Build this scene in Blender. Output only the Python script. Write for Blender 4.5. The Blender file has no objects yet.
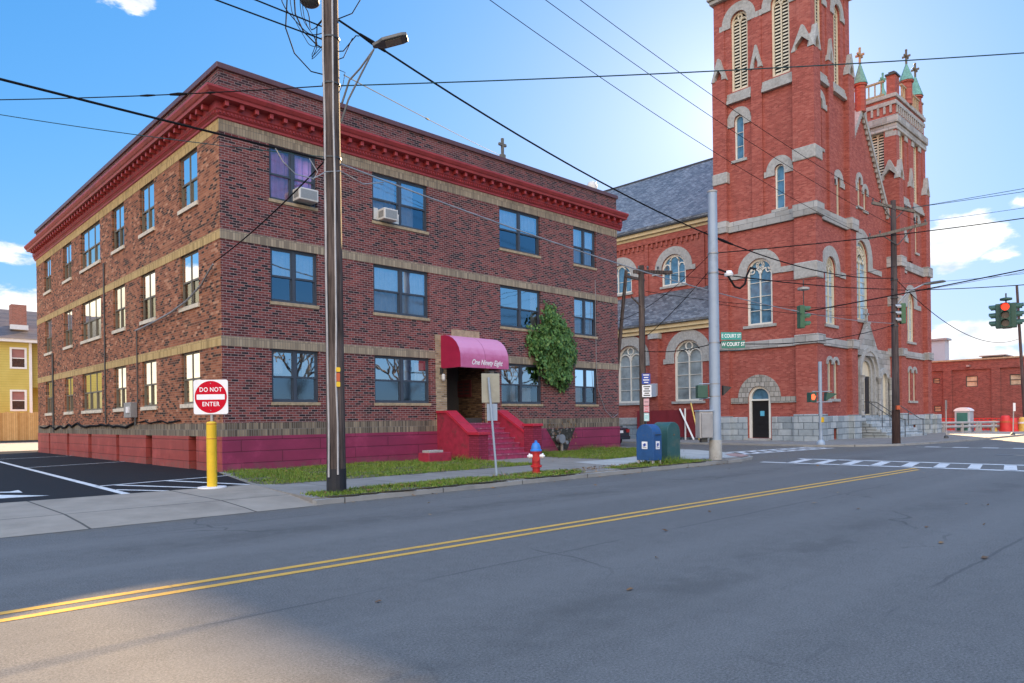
import bpy, bmesh, math, random
from mathutils import Vector, Matrix
from mathutils.geometry import tessellate_polygon
random.seed(7)
SC = bpy.context.scene
COL = SC.collection
PI = math.pi

# ------------------------------------------------------------------ geometry helpers
class MB:
    """collects boxes, tubes, lathes ... and links them as ONE mesh object"""
    def __init__(s): s.v = []; s.f = []
    def add(s, vs, fs):
        o = len(s.v); s.v += [tuple(p) for p in vs]; s.f += [tuple(o + i for i in f) for f in fs]; return s
    def quad(s, a, b, c, d): return s.add([a, b, c, d], [(0, 1, 2, 3)])
    def box(s, x0, x1, y0, y1, z0, z1):
        return s.add([(x0,y0,z0),(x1,y0,z0),(x1,y1,z0),(x0,y1,z0),(x0,y0,z1),(x1,y0,z1),(x1,y1,z1),(x0,y1,z1)],
                     [(0,3,2,1),(4,5,6,7),(0,1,5,4),(1,2,6,5),(2,3,7,6),(3,0,4,7)])
    def pbox(s, P, u0, u1, d0, d1, z0, z1):
        return s.add([P(u0,d0,z0),P(u1,d0,z0),P(u1,d1,z0),P(u0,d1,z0),P(u0,d0,z1),P(u1,d0,z1),P(u1,d1,z1),P(u0,d1,z1)],
                     [(0,3,2,1),(4,5,6,7),(0,1,5,4),(1,2,6,5),(2,3,7,6),(3,0,4,7)])
    def prism(s, base, vec):
        n = len(base); v = Vector(vec)
        vs = [Vector(p) for p in base] + [Vector(p) + v for p in base]
        fs = [(i, (i+1) % n, n + (i+1) % n, n + i) for i in range(n)]
        tris = tessellate_polygon([[Vector(p) for p in base]])
        for t in tris: fs.append(t); fs.append(tuple(n + i for i in reversed(t)))
        return s.add(vs, fs)
    def tube(s, pts, r, n=8, cap=True):
        pts = [Vector(p) for p in pts]; m = len(pts)
        rs = r if isinstance(r, (list, tuple)) else [r] * m
        vs = []; fs = []; up = None
        for i, p in enumerate(pts):
            t = (pts[min(i+1, m-1)] - pts[max(i-1, 0)]).normalized()
            if up is None or abs(up.dot(t)) > .95: up = Vector((0,0,1)) if abs(t.z) < .9 else Vector((1,0,0))
            a = t.cross(up).normalized(); b = a.cross(t).normalized(); up = b
            for k in range(n):
                w = 2*PI*k/n; vs.append(p + a*math.cos(w)*rs[i] + b*math.sin(w)*rs[i])
        for i in range(m-1):
            for k in range(n):
                fs.append((i*n+k, i*n+(k+1)%n, (i+1)*n+(k+1)%n, (i+1)*n+k))
        if cap: fs.append(tuple(reversed(range(n)))); fs.append(tuple((m-1)*n+k for k in range(n)))
        return s.add(vs, fs)
    def lathe(s, prof, cx, cy, n=16, cz=0., axis='z'):
        vs = []; fs = []; m = len(prof)
        for r, z in prof:
            for k in range(n):
                w = 2*PI*(k+.5)/n
                a, b = r*math.cos(w), r*math.sin(w)
                vs.append((cx+a, cy+b, cz+z) if axis == 'z' else ((cx+z, cy+a, cz+b) if axis == 'x' else (cx+a, cy+z, cz+b)))
        for i in range(m-1):
            for k in range(n): fs.append((i*n+k, i*n+(k+1)%n, (i+1)*n+(k+1)%n, (i+1)*n+k))
        fs.append(tuple(reversed(range(n)))); fs.append(tuple((m-1)*n+k for k in range(n)))
        return s.add(vs, fs)
    def sphere(s, c, r, n=10, sz=1.):
        prof = [(max(1e-3, r*math.sin(PI*i/n)), -r*sz*math.cos(PI*i/n)) for i in range(n+1)]
        return s.lathe(prof, c[0], c[1], 2*n, c[2])
    def islands(s):
        par = list(range(len(s.v)))
        def find(i):
            while par[i] != i: par[i] = par[par[i]]; i = par[i]
            return i
        for f in s.f:
            r = find(f[0])
            for i in f[1:]: par[find(i)] = r
        groups = {}
        for f in s.f: groups.setdefault(find(f[0]), []).append(f)
        out = []
        for fs in groups.values():
            ids = sorted({i for f in fs for i in f}); mp = {j: k for k, j in enumerate(ids)}
            m = MB(); m.v = [s.v[i] for i in ids]; m.f = [tuple(mp[i] for i in f) for f in fs]; out.append(m)
        return out
    def each(s, name, mat, parent=None, **k):
        """every separate piece becomes a part of its own"""
        return [m.build(name, mat, parent, **k) for m in s.islands()]
    def build(s, name, mat, parent=None, smooth=False, bevel=0., loc=None, recalc=True):
        me = bpy.data.meshes.new(name); me.from_pydata(s.v, [], s.f)
        bm = bmesh.new(); bm.from_mesh(me)
        if recalc: bmesh.ops.recalc_face_normals(bm, faces=bm.faces)
        if bevel: 
            try: bmesh.ops.bevel(bm, geom=[e for e in bm.edges if len(e.link_faces) == 2 and e.calc_face_angle(0) > .6], offset=bevel, segments=2, affect='EDGES', profile=.5)
            except Exception: pass
        bm.to_mesh(me); bm.free()
        if smooth:
            for p in me.polygons: p.use_smooth = True
            me.set_sharp_from_angle(angle=math.radians(38))
        o = bpy.data.objects.new(name, me); COL.objects.link(o)
        if mat: me.materials.append(mat)
        if parent is not None:
            o.parent = parent
            off = Vector((0,0,0)); q = parent
            while q is not None: off += Vector(q.location); q = q.parent
            o.location = -off                        # mesh data stays in world coordinates
        return o

def tag(o, label=None, cat=None, group=None, kind=None):
    if label: o['label'] = label
    if cat: o['category'] = cat
    if group: o['group'] = group
    if kind: o['kind'] = kind
    return o
def thing(name, label, cat, loc=(0,0,0), group=None):
    o = bpy.data.objects.new(name, None); COL.objects.link(o); o.location = loc
    o.empty_display_size = .2
    return tag(o, label, cat, group)
def rebase(o):
    """put a single-mesh thing's origin at its base"""
    me = o.data
    if not me.vertices: return o
    xs = [v.co.x for v in me.vertices]; ys = [v.co.y for v in me.vertices]; z = min(v.co.z for v in me.vertices)
    c = Vector(((min(xs)+max(xs))/2, (min(ys)+max(ys))/2, z))
    me.transform(Matrix.Translation(-c)); o.location = Vector(o.location) + c
    return o
def front(Y0): return lambda u, d, z: (u, Y0 - d, z)
def west(X0): return lambda u, d, z: (X0 - d, u, z)
def rect(u0, u1, z0, z1): return [(u0,z0),(u1,z0),(u1,z1),(u0,z1)]
def arch(uc, w, z0, zt, n=10, k=1.0):
    r = w/2; zs = zt - r*k
    return [(uc-r, z0), (uc+r, z0)] + [(uc + r*math.cos(t), zs + r*k*math.sin(t)) for t in [PI*i/n for i in range(n+1)]]
def wall_face(mb, P, outer, holes, depth=.12):
    polys = [outer] + holes
    flat = [p for q in polys for p in q]
    tris = tessellate_polygon([[Vector((u, z, 0)) for u, z in q] for q in polys])
    mb.add([P(u, 0, z) for u, z in flat], [tuple(t) for t in tris])
    for h in holes:
        n = len(h)
        for i in range(n):
            a, b = h[i], h[(i+1) % n]
            mb.quad(P(a[0],0,a[1]), P(b[0],0,b[1]), P(b[0],-depth,b[1]), P(a[0],-depth,a[1]))
def ringface(mb, P, A, B, d0, d1):
    """solid strip between two open polylines of equal length (u,z), from depth d0 to d1"""
    n = len(A)
    for i in range(n-1):
        a, b, c, e = A[i], A[i+1], B[i+1], B[i]
        mb.quad(P(a[0],d1,a[1]),P(b[0],d1,b[1]),P(c[0],d1,c[1]),P(e[0],d1,e[1]))
        mb.quad(P(a[0],d0,a[1]),P(b[0],d0,b[1]),P(b[0],d1,b[1]),P(a[0],d1,a[1]))
        mb.quad(P(e[0],d0,e[1]),P(c[0],d0,c[1]),P(c[0],d1,c[1]),P(e[0],d1,e[1]))
    for i in (0, n-1):
        a, e = A[i], B[i]
        mb.quad(P(a[0],d0,a[1]),P(e[0],d0,e[1]),P(e[0],d1,e[1]),P(a[0],d1,a[1]))
def text_mesh(name, body, size, mat, parent, M, extrude=.003, shear=0., bold=0., align='CENTER', spacing=1.):
    cu = bpy.data.curves.new(name, 'FONT'); cu.body = body; cu.size = size; cu.extrude = extrude; cu.shear = shear
    cu.align_x = align; cu.align_y = 'CENTER'; cu.offset = bold; cu.space_character = spacing
    t = bpy.data.objects.new(name, cu); COL.objects.link(t)
    dg = bpy.context.evaluated_depsgraph_get()
    me = bpy.data.meshes.new_from_object(t.evaluated_get(dg))
    bpy.data.objects.remove(t); bpy.data.curves.remove(cu)
    me.transform(M); me.materials.clear(); me.materials.append(mat); me.name = name
    o = bpy.data.objects.new(name, me); COL.objects.link(o)
    if parent is not None:
        o.parent = parent
        off = Vector((0,0,0)); q = parent
        while q is not None: off += Vector(q.location); q = q.parent
        o.location = -off
    return o
def frame_matrix(origin, right, up):
    r = Vector(right).normalized(); u = Vector(up).normalized(); n = r.cross(u)
    return Matrix(((r.x,u.x,n.x,origin[0]),(r.y,u.y,n.y,origin[1]),(r.z,u.z,n.z,origin[2]),(0,0,0,1)))

# ------------------------------------------------------------------ materials
def S(r, g, b):
    f = lambda c: (c/12.92 if c <= .04045 else ((c+.055)/1.055)**2.4)
    return (f(r/255), f(g/255), f(b/255), 1)
class N:
    def __init__(s, m):
        m.use_nodes = True; s.t = m.node_tree; s.t.nodes.clear()
    def n(s, t, **k):
        x = s.t.nodes.new(t)
        for a, v in k.items(): setattr(x, a, v)
        return x
    def l(s, a, b): s.t.links.new(a, b)
    def math(s, op, a, b=None, c=None, clamp=False):
        x = s.n('ShaderNodeMath', operation=op, use_clamp=clamp)
        for i, q in enumerate((a, b, c)):
            if q is None: continue
            if isinstance(q, (int, float)): x.inputs[i].default_value = q
            else: s.l(q, x.inputs[i])
        return x.outputs[0]
    def mix(s, fac, a, b, blend='MIX'):
        x = s.n('ShaderNodeMix', data_type='RGBA', blend_type=blend)
        for i, q in ((0, fac), (6, a), (7, b)):
            if isinstance(q, (int, float, tuple)): x.inputs[i].default_value = q
            else: s.l(q, x.inputs[i])
        return x.outputs[2]
    def coord(s): return s.n('ShaderNodeTexCoord').outputs['Object']
    def noise(s, vec, scale, detail=4., rough=.6):
        x = s.n('ShaderNodeTexNoise'); x.inputs['Scale'].default_value = scale; x.inputs['Detail'].default_value = detail; x.inputs['Roughness'].default_value = rough
        if vec is not None: s.l(vec, x.inputs['Vector'])
        return x.outputs['Fac']
    def ramp(s, fac, stops, interp='LINEAR'):
        x = s.n('ShaderNodeValToRGB'); e = x.color_ramp.elements; x.color_ramp.interpolation = interp
        while len(e) > 1: e.remove(e[-1])
        e[0].position, e[0].color = stops[0]
        for p, c in stops[1:]: q = e.new(p); q.color = c
        s.l(fac, x.inputs[0]); return x.outputs[0]
    def smooth(s, x, a, b):
        m = s.n('ShaderNodeMapRange', interpolation_type='SMOOTHSTEP')
        s.l(x, m.inputs[0]); m.inputs[1].default_value = a; m.inputs[2].default_value = b
        return m.outputs[0]
    def out(s, color, rough=.8, bump=None, bstr=.3, bdist=.01, metal=0., spec=.5, sheen=0., coat=0.):
        b = s.n('ShaderNodeBsdfPrincipled'); o = s.n('ShaderNodeOutputMaterial'); s.l(b.outputs[0], o.inputs[0])
        if isinstance(color, tuple): b.inputs['Base Color'].default_value = color
        else: s.l(color, b.inputs['Base Color'])
        if isinstance(rough, (int, float)): b.inputs['Roughness'].default_value = rough
        else: s.l(rough, b.inputs['Roughness'])
        b.inputs['Metallic'].default_value = metal; b.inputs['Specular IOR Level'].default_value = spec
        b.inputs['Coat Weight'].default_value = coat
        if bump is not None:
            q = s.n('ShaderNodeBump'); q.inputs['Strength'].default_value = bstr; q.inputs['Distance'].default_value = bdist
            s.l(bump, q.inputs['Height']); s.l(q.outputs[0], b.inputs['Normal'])
        return b
MATS = {}
def mat(name):
    m = bpy.data.materials.new(name); MATS[name] = m; return m
def plain(name, col, rough=.6, var=.12, scale=3., metal=0., spec=.5, dirt=None, dscale=1.2, bump=0.):
    """painted / plain surface with mottling and optional dirt patches"""
    m = mat(name); n = N(m); c = n.coord()
    f = n.noise(c, scale, 5.)
    lo = tuple(x*(1-var) for x in col[:3]) + (1,); hi = tuple(min(1, x*(1+var)) for x in col[:3]) + (1,)
    k = n.ramp(f, [(.3, lo), (.7, hi)])
    if dirt:
        g = n.noise(c, dscale, 8., .7)
        k = n.mix(n.math('MULTIPLY', n.smooth(g, .52, .68), .7), k, dirt)
    n.out(k, rough, f if bump else None, bump, .01, metal, spec)
    return m
def uv_vec(n, swap=False):
    """u = x + y (walls run along X or Y), v = z"""
    s = n.n('ShaderNodeSeparateXYZ'); n.l(n.coord(), s.inputs[0])
    u = n.math('ADD', s.outputs[0], s.outputs[1])
    c = n.n('ShaderNodeCombineXYZ')
    n.l(u, c.inputs[1 if swap else 0]); n.l(s.outputs[2], c.inputs[0 if swap else 1])
    return c.outputs[0], u, s.outputs[2]
def brick(name, stops, mortar, bw=.215, rh=.075, ms=.011, swap=False, offset=.5, stain=.25, rough=.85, bstr=.5, stain_col=(.02,.018,.018,1), patch=None):
    m = mat(name); n = N(m); v, u, z = uv_vec(n, swap)
    b = n.n('ShaderNodeTexBrick'); b.offset = offset; b.squash = 1.
    n.l(v, b.inputs['Vector'])
    b.inputs['Color1'].default_value = (0,0,0,1); b.inputs['Color2'].default_value = (1,1,1,1); b.inputs['Mortar'].default_value = (.5,.5,.5,1)
    b.inputs['Scale'].default_value = 1.; b.inputs['Mortar Size'].default_value = ms; b.inputs['Mortar Smooth'].default_value = .15
    b.inputs['Bias'].default_value = 0.; b.inputs['Brick Width'].default_value = bw; b.inputs['Row Height'].default_value = rh
    obj = n.coord()
    big = n.noise(obj, .45, 4.); med = n.noise(obj, 2.2, 5.)
    # per brick value drifts with a large-scale noise so colour lots differ along the wall
    t = n.math('ADD', b.outputs['Color'], n.math('MULTIPLY', n.math('SUBTRACT', big, .5), .55), clamp=True)
    col = n.ramp(t, stops)
    col = n.mix(n.math('MULTIPLY', med, .35), col, n.mix(.5, col, (.6,.55,.5,1), 'MULTIPLY'))
    col = n.mix(b.outputs['Fac'], col, mortar)
    if patch is not None:
        p = n.smooth(n.noise(obj, .35, 6., .65), .55, .68)
        col = n.mix(n.math('MULTIPLY', p, patch[1]), col, patch[0])
    if stain:
        s = n.n('ShaderNodeMapping'); s.inputs['Scale'].default_value = (1.3, 1.3, .16); n.l(obj, s.inputs[0])
        g = n.smooth(n.noise(s.outputs[0], 1., 7., .7), .52, .72)
        col = n.mix(n.math('MULTIPLY', g, stain), col, stain_col)
    h = n.math('ADD', n.math('MULTIPLY', b.outputs['Fac'], -1.), n.math('MULTIPLY', n.noise(obj, 40, 3.), .3))
    n.out(col, rough, h, bstr, .008, 0, .3)
    return m
def glass(name, refl, tint, base, rough=.02, wob=.0):
    """window pane: mirror-like reflection over a see-through dark tint"""
    m = mat(name); n = N(m)
    g = n.n('ShaderNodeBsdfGlossy'); g.inputs['Color'].default_value = tint; g.inputs['Roughness'].default_value = rough
    t = n.n('ShaderNodeBsdfTransparent'); t.inputs['Color'].default_value = base
    f = n.n('ShaderNodeFresnel'); f.inputs['IOR'].default_value = 1.5
    fac = n.math('ADD', n.math('MULTIPLY', f.outputs[0], 1.2), refl, clamp=True)
    mx = n.n('ShaderNodeMixShader'); n.l(fac, mx.inputs[0]); n.l(t.outputs[0], mx.inputs[1]); n.l(g.outputs[0], mx.inputs[2])
    if wob:
        q = n.n('ShaderNodeBump'); q.inputs['Strength'].default_value = wob; q.inputs['Distance'].default_value = .02
        n.l(n.noise(n.coord(), 1.6, 2.), q.inputs['Height']); n.l(q.outputs[0], g.inputs['Normal'])
    o = n.n('ShaderNodeOutputMaterial'); n.l(mx.outputs[0], o.inputs[0])
    return m
def c3(r, g, b): return (r, g, b, 1)

M = {}
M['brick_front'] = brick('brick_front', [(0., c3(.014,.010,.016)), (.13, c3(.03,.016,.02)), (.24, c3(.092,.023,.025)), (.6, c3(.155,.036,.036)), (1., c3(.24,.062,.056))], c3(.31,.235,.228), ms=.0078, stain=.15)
M['brick_side_warmlit'] = brick('brick_side_warmlit', [(0., c3(.03,.02,.016)), (.14, c3(.08,.034,.022)), (.3, c3(.21,.070,.036)), (.62, c3(.30,.105,.052)), (.9, c3(.38,.145,.074)), (1., c3(.50,.25,.15))], c3(.30,.20,.14), ms=.0065, stain=.22, patch=(c3(.46,.26,.15), .24))  # side brick warmed: bounced sunlight on this facade put into the colour
M['brick_parapet'] = brick('brick_parapet', [(0., c3(.02,.014,.02)), (.4, c3(.10,.034,.038)), (1., c3(.20,.062,.06))], c3(.24,.19,.19), ms=.0075, stain=.25)
M['tan_soldier'] = brick('tan_soldier', [(0., c3(.22,.18,.135)), (.3, c3(.29,.235,.17)), (.7, c3(.34,.28,.20)), (1., c3(.42,.345,.25))], c3(.19,.165,.13), bw=.45, rh=.085, ms=.007, swap=True, offset=0., stain=.22)
M['tan_side_warmlit'] = brick('tan_side_warmlit', [(0., c3(.34,.24,.10)), (.4, c3(.48,.33,.14)), (1., c3(.58,.42,.19))], c3(.30,.22,.12), bw=.45, rh=.085, ms=.006, swap=True, offset=0., stain=.2)  # side copy of the tan courses, warm light painted into the colour
M['tan_dirty'] = brick('tan_dirty', [(0., c3(.09,.072,.055)), (.35, c3(.15,.118,.085)), (.7, c3(.215,.17,.12)), (1., c3(.30,.24,.165))], c3(.20,.18,.16), bw=.45, rh=.072, ms=.008, swap=True, offset=0., stain=.6)
M['tan_brick'] = brick('tan_brick', [(0., c3(.14,.10,.06)), (.4, c3(.33,.25,.15)), (1., c3(.50,.41,.27))], c3(.30,.27,.23), stain=.2)
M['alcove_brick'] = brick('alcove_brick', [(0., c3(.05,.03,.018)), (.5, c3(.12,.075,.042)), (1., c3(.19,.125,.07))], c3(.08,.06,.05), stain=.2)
M['brick_church'] = brick('brick_church', [(0., c3(.25,.060,.046)), (.35, c3(.32,.078,.060)), (.7, c3(.36,.092,.070)), (1., c3(.43,.13,.10))], c3(.36,.14,.115), bw=.22, rh=.075, ms=.005, stain=.2, stain_col=c3(.14,.05,.04), patch=(c3(.46,.19,.155), .25), bstr=.12)
M['brick_warehouse'] = brick('brick_warehouse', [(0., c3(.15,.045,.04)), (.5, c3(.22,.066,.056)), (1., c3(.28,.09,.075))], c3(.28,.16,.14), ms=.006, stain=.12)
M['brick_chimney'] = brick('brick_chimney', [(0., c3(.22,.05,.03)), (1., c3(.38,.10,.06))], c3(.4,.3,.25), stain=.1)
def maroon(name, col, lo):
    m = mat(name); n = N(m); v, u, z = uv_vec(n)
    b = n.n('ShaderNodeTexBrick'); b.offset = .5; n.l(v, b.inputs['Vector'])
    for k, q in (('Color1', (0,0,0,1)), ('Color2', (1,1,1,1))): b.inputs[k].default_value = q
    b.inputs['Scale'].default_value = 1.; b.inputs['Mortar Size'].default_value = .018; b.inputs['Brick Width'].default_value = 2.6; b.inputs['Row Height'].default_value = .345; b.inputs['Mortar Smooth'].default_value = .3
    o = n.coord()
    k = n.ramp(n.noise(o, 1.4, 6.), [(.3, lo), (.7, col)])
    k = n.mix(n.math('MULTIPLY', b.outputs['Fac'], .75), k, tuple(x*.35 for x in col[:3]) + (1,))
    chips = n.smooth(n.noise(o, 9., 5., .7), .70, .76)
    low = n.smooth(z, .75, .15)
    sp = n.math('MULTIPLY', n.smooth(n.math('ADD', z, n.math('MULTIPLY', n.math('SUBTRACT', n.noise(o, 2.5, 5.), .5), .5)), .42, .12), n.smooth(n.noise(o, 6., 6., .7), .35, .65))
    k = n.mix(n.math('MULTIPLY', sp, .55), k, c3(.14,.10,.085))
    fd_ = n.smooth(n.noise(o, .7, 7., .7), .5, .66); k = n.mix(n.math('MULTIPLY', fd_, .35), k, tuple(min(1, x*1.5+.02) for x in col[:3]) + (1,))
    k = n.mix(n.math('MULTIPLY', n.math('MULTIPLY', chips, low), .8), k, c3(.42,.36,.34))
    n.out(k, .55, n.math('MULTIPLY', b.outputs['Fac'], -1.), .6, .01, 0, .4)
    return m
M['maroon'] = maroon('maroon', c3(.27,.030,.085), c3(.21,.026,.068))
M['maroon_side_warmlit'] = maroon('maroon_side_warmlit', c3(.34,.060,.052), c3(.26,.046,.042))  # same paint as the front, with the side's warm light coloured in
M['maroon_plain'] = plain('maroon_plain', c3(.31,.020,.05), .6, .22, 5., dirt=c3(.13,.035,.04), dscale=2.2, bump=.4)
M['maroon_cap'] = plain('maroon_cap', c3(.43,.02,.046), .5, .18, 6., dirt=c3(.24,.035,.045), dscale=4., bump=.3)
M['maroon_step'] = plain('maroon_step', c3(.34,.04,.11), .6, .2, 5., dirt=c3(.1,.05,.05), dscale=3.)
M['cornice'] = plain('cornice', c3(.34,.042,.045), .5, .16, 2., dirt=c3(.2,.03,.034))
M['coping'] = plain('coping', c3(.13,.065,.07), .45, .1, 2., metal=.2)
M['concrete'] = None; M['asphalt'] = None
M['win_frame'] = plain('win_frame', c3(.045,.06,.085), .5, .1, 6.)
M['win_taupe'] = plain('win_taupe', c3(.15,.13,.10), .55, .1, 6.)
M['sill_tan'] = plain('sill_tan', c3(.36,.28,.18), .8, .3, 9.)
M['sill_pale'] = plain('sill_pale', c3(.62,.55,.44), .8, .15, 9., dirt=c3(.3,.27,.22), dscale=4.)
M['glass_low'] = glass('glass_low', .14, c3(.82,.93,1.), c3(.95,.95,.96), .015, .05)
M['glass'] = glass('glass', .48, c3(.82,.93,1.), c3(.92,.95,.96), .015, .05)
M['glass_screen'] = glass('glass_screen', .20, c3(.62,.80,.95), c3(.60,.64,.68), .06, .05)
M['glass_side'] = glass('glass_side', .50, c3(1.,.98,.93), c3(.6,.6,.55), .02, .06)
M['glass_side_screen'] = glass('glass_side_screen', .14, c3(.8,.8,.7), c3(.40,.40,.36), .12, .05)
M['curtain'] = plain('curtain', c3(.72,.74,.76), .9, .1, 4.)
M['curtain_violet'] = plain('curtain_violet', c3(.62,.32,.72), .9, .15, 4.)
M['curtain_peach'] = plain('curtain_peach', c3(.75,.48,.34), .9, .2, 6.)
M['interior'] = plain('interior', c3(.05,.05,.052), .9, .1, 1.)
M['white_plastic'] = plain('white_plastic', c3(.62,.62,.6), .5, .08, 4., dirt=c3(.4,.38,.34), dscale=4.)
M['grille'] = plain('grille', c3(.25,.27,.28), .6, .1, 30.)
M['roof_felt'] = plain('roof_felt', c3(.08,.08,.085), .9, .2, 2.)
M['stone'] = None
def stone(name, stops, bw, rh, ms, rough=.85, bstr=.7):
    m = mat(name); n = N(m); v, u, z = uv_vec(n)
    w = n.n('ShaderNodeTexBrick'); w.offset = .37; n.l(v, w.inputs['Vector'])
    w.inputs['Color1'].default_value = (0,0,0,1); w.inputs['Color2'].default_value = (1,1,1,1)
    w.inputs['Scale'].default_value = 1.; w.inputs['Mortar Size'].default_value = ms; w.inputs['Brick Width'].default_value = bw; w.inputs['Row Height'].default_value = rh; w.inputs['Mortar Smooth'].default_value = .3
    o = n.coord(); f = n.noise(o, 2.6, 7., .65)
    t = n.math('ADD', n.math('MULTIPLY', w.outputs['Color'], .5), n.math('MULTIPLY', f, .6), clamp=True)
    k = n.ramp(t, stops)
    k = n.mix(n.math('MULTIPLY', w.outputs['Fac'], .6), k, tuple(x*.45 for x in stops[0][1][:3]) + (1,))
    g = n.n('ShaderNodeMapping'); g.inputs['Scale'].default_value = (1., 1., .25); n.l(o, g.inputs[0])
    d = n.smooth(n.noise(g.outputs[0], 1.1, 7., .7), .54, .7)
    k = n.mix(n.math('MULTIPLY', d, .45), k, c3(.15,.135,.11))
    h = n.math('ADD', n.math('MULTIPLY', w.outputs['Fac'], -1.), n.math('MULTIPLY', n.noise(o, 7., 6.), .9))
    n.out(k, rough, h, bstr, .04, 0, .25)
    return m
M['stone'] = stone('stone', [(.2, c3(.24,.235,.22)), (.5, c3(.34,.34,.33)), (.9, c3(.46,.46,.45))], .9, .36, .012)
M['stone_base'] = stone('stone_base', [(.2, c3(.22,.26,.28)), (.5, c3(.33,.38,.41)), (.9, c3(.46,.50,.52))], .85, .38, .02, bstr=1.)
M['stone_arch'] = plain('stone_arch', c3(.36,.36,.345), .85, .22, 7., dirt=c3(.23,.22,.20), bump=.25)
M['cross_stone'] = plain('cross_stone', c3(.13,.13,.12), .9, .2, 6.)
M['cream'] = plain('cream', c3(.66,.59,.44), .55, .08, 5.)
M['cream_white'] = plain('cream_white', c3(.72,.70,.63), .55, .06, 5.)
M['fascia'] = plain('fascia', c3(.66,.55,.33), .6, .1, 2., dirt=c3(.45,.36,.22))
M['louvre_dark'] = plain('louvre_dark', c3(.012,.012,.012), .9, .1)
M['verdigris'] = plain('verdigris', c3(.13,.31,.26), .7, .3, 6., dirt=c3(.09,.16,.14), dscale=5.)
M['bronze'] = plain('bronze', c3(.12,.10,.07), .6, .3, 8.)
def slate(name, c1, c2, bw=.3, rh=.16):
    m = mat(name); n = N(m); s = n.n('ShaderNodeSeparateXYZ'); n.l(n.coord(), s.inputs[0])
    cc = n.n('ShaderNodeCombineXYZ'); n.l(s.outputs[1], cc.inputs[0]); n.l(n.math('MULTIPLY', s.outputs[2], 1.35), cc.inputs[1])
    b = n.n('ShaderNodeTexBrick'); n.l(cc.outputs[0], b.inputs['Vector']); b.inputs['Color1'].default_value = (0,0,0,1); b.inputs['Color2'].default_value = (1,1,1,1)
    b.inputs['Scale'].default_value = 1.; b.inputs['Mortar Size'].default_value = .012; b.inputs['Brick Width'].default_value = bw; b.inputs['Row Height'].default_value = rh
    o = n.coord()
    t = n.math('ADD', n.math('MULTIPLY', b.outputs['Color'], .75), n.math('MULTIPLY', n.math('SUBTRACT', n.noise(o, .8, 6.), .4), .8), clamp=True)
    k = n.ramp(t, [(0., c1), (.6, tuple((a+q)/2 for a, q in zip(c1, c2))), (1., c2)])
    k = n.mix(n.math('MULTIPLY', b.outputs['Fac'], .6), k, c3(.02,.022,.026))
    n.out(k, .5, n.math('ADD', b.outputs['Color'], n.math('MULTIPLY', b.outputs['Fac'], -1.5)), .5, .012, 0, .5)
    return m
M['slate'] = slate('slate', c3(.055,.06,.068), c3(.26,.275,.29))
M['shingle'] = slate('shingle', c3(.05,.04,.036), c3(.16,.125,.11), .3, .14)
M['church_glass'] = plain('church_glass', c3(.08,.18,.27), .12, .45, 2.2, spec=.9)
M['church_glass_pale'] = plain('church_glass_pale', c3(.30,.42,.50), .1, .4, 1.6, spec=.9)
M['church_glass_dull'] = plain('church_glass_dull', c3(.24,.29,.31), .1, .5, .9, spec=.9)
M['door_dark'] = plain('door_dark', c3(.012,.012,.014), .4, .2, 3.)
M['paper_blue'] = plain('paper_blue', c3(.10,.42,.60), .6, .1)
M['pole_wood'] = None
def wood_pole(name, lo, hi):
    m = mat(name); n = N(m); g = n.n('ShaderNodeMapping'); g.inputs['Scale'].default_value = (9., 9., .5); n.l(n.coord(), g.inputs[0])
    f = n.noise(g.outputs[0], 2., 7., .7); s = n.noise(n.coord(), .7, 3.)
    k = n.ramp(n.math('ADD', f, n.math('MULTIPLY', n.math('SUBTRACT', s, .5), .5)), [(.3, lo), (.7, hi)])
    n.out(k, .85, f, .8, .02, 0, .2); return m
M['pole_wood'] = wood_pole('pole_wood', c3(.018,.014,.014), c3(.15,.115,.10))
M['arm_wood'] = wood_pole('arm_wood', c3(.09,.08,.07), c3(.24,.21,.18))
M['pole_wood_far'] = wood_pole('pole_wood_far', c3(.032,.026,.027), c3(.12,.095,.095))
M['pole_wood_warm'] = wood_pole('pole_wood_warm', c3(.025,.015,.014), c3(.075,.045,.038))
M['conduit'] = plain('conduit', c3(.40,.39,.39), .5, .2, 3., metal=.2)
M['galv'] = plain('galv', c3(.30,.31,.33), .45, .12, 4., metal=.5)
M['galv_blue'] = plain('galv_blue', c3(.30,.37,.46), .5, .08, 1.5, metal=.1, dirt=c3(.2,.24,.29))
M['pole_foot'] = plain('pole_foot', c3(.34,.33,.30), .8, .15, 6., dirt=c3(.18,.16,.14), dscale=4.)
M['galv_dirty'] = plain('galv_dirty', c3(.38,.37,.36), .6, .1, 3., dirt=c3(.22,.19,.17), dscale=3.)
M['steel_dark'] = plain('steel_dark', c3(.06,.065,.07), .5, .2, 6., metal=.4)
M['lamp_grey'] = plain('lamp_grey', c3(.12,.12,.12), .5, .1, 6., metal=.3)
M['lamp_lens'] = plain('lamp_lens', c3(.22,.19,.14), .35, .3, 30.)
M['wire_black'] = plain('wire_black', c3(.012,.012,.014), .8, .1, spec=.1)
M['wire_grey'] = plain('wire_grey', c3(.30,.31,.33), .5, .15, 2., metal=.3)
M['wire_teal'] = plain('wire_teal', c3(.03,.07,.08), .8, .1, spec=.05)
M['yellow'] = plain('yellow', c3(.76,.48,.015), .5, .1, 3., dirt=c3(.42,.27,.05), dscale=3.)
M['sign_red'] = plain('sign_red', c3(.54,.004,.022), .6, .06, 8., spec=.12)
M['sign_white'] = plain('sign_white', c3(.80,.80,.82), .4, .04, 6.)
M['sign_back'] = plain('sign_back', c3(.34,.33,.27), .5, .12, 5., metal=.3)
M['sign_blue'] = plain('sign_blue', c3(.02,.06,.32), .4, .05)
M['sign_green'] = plain('sign_green', c3(.01,.16,.12), .4, .06)
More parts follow.
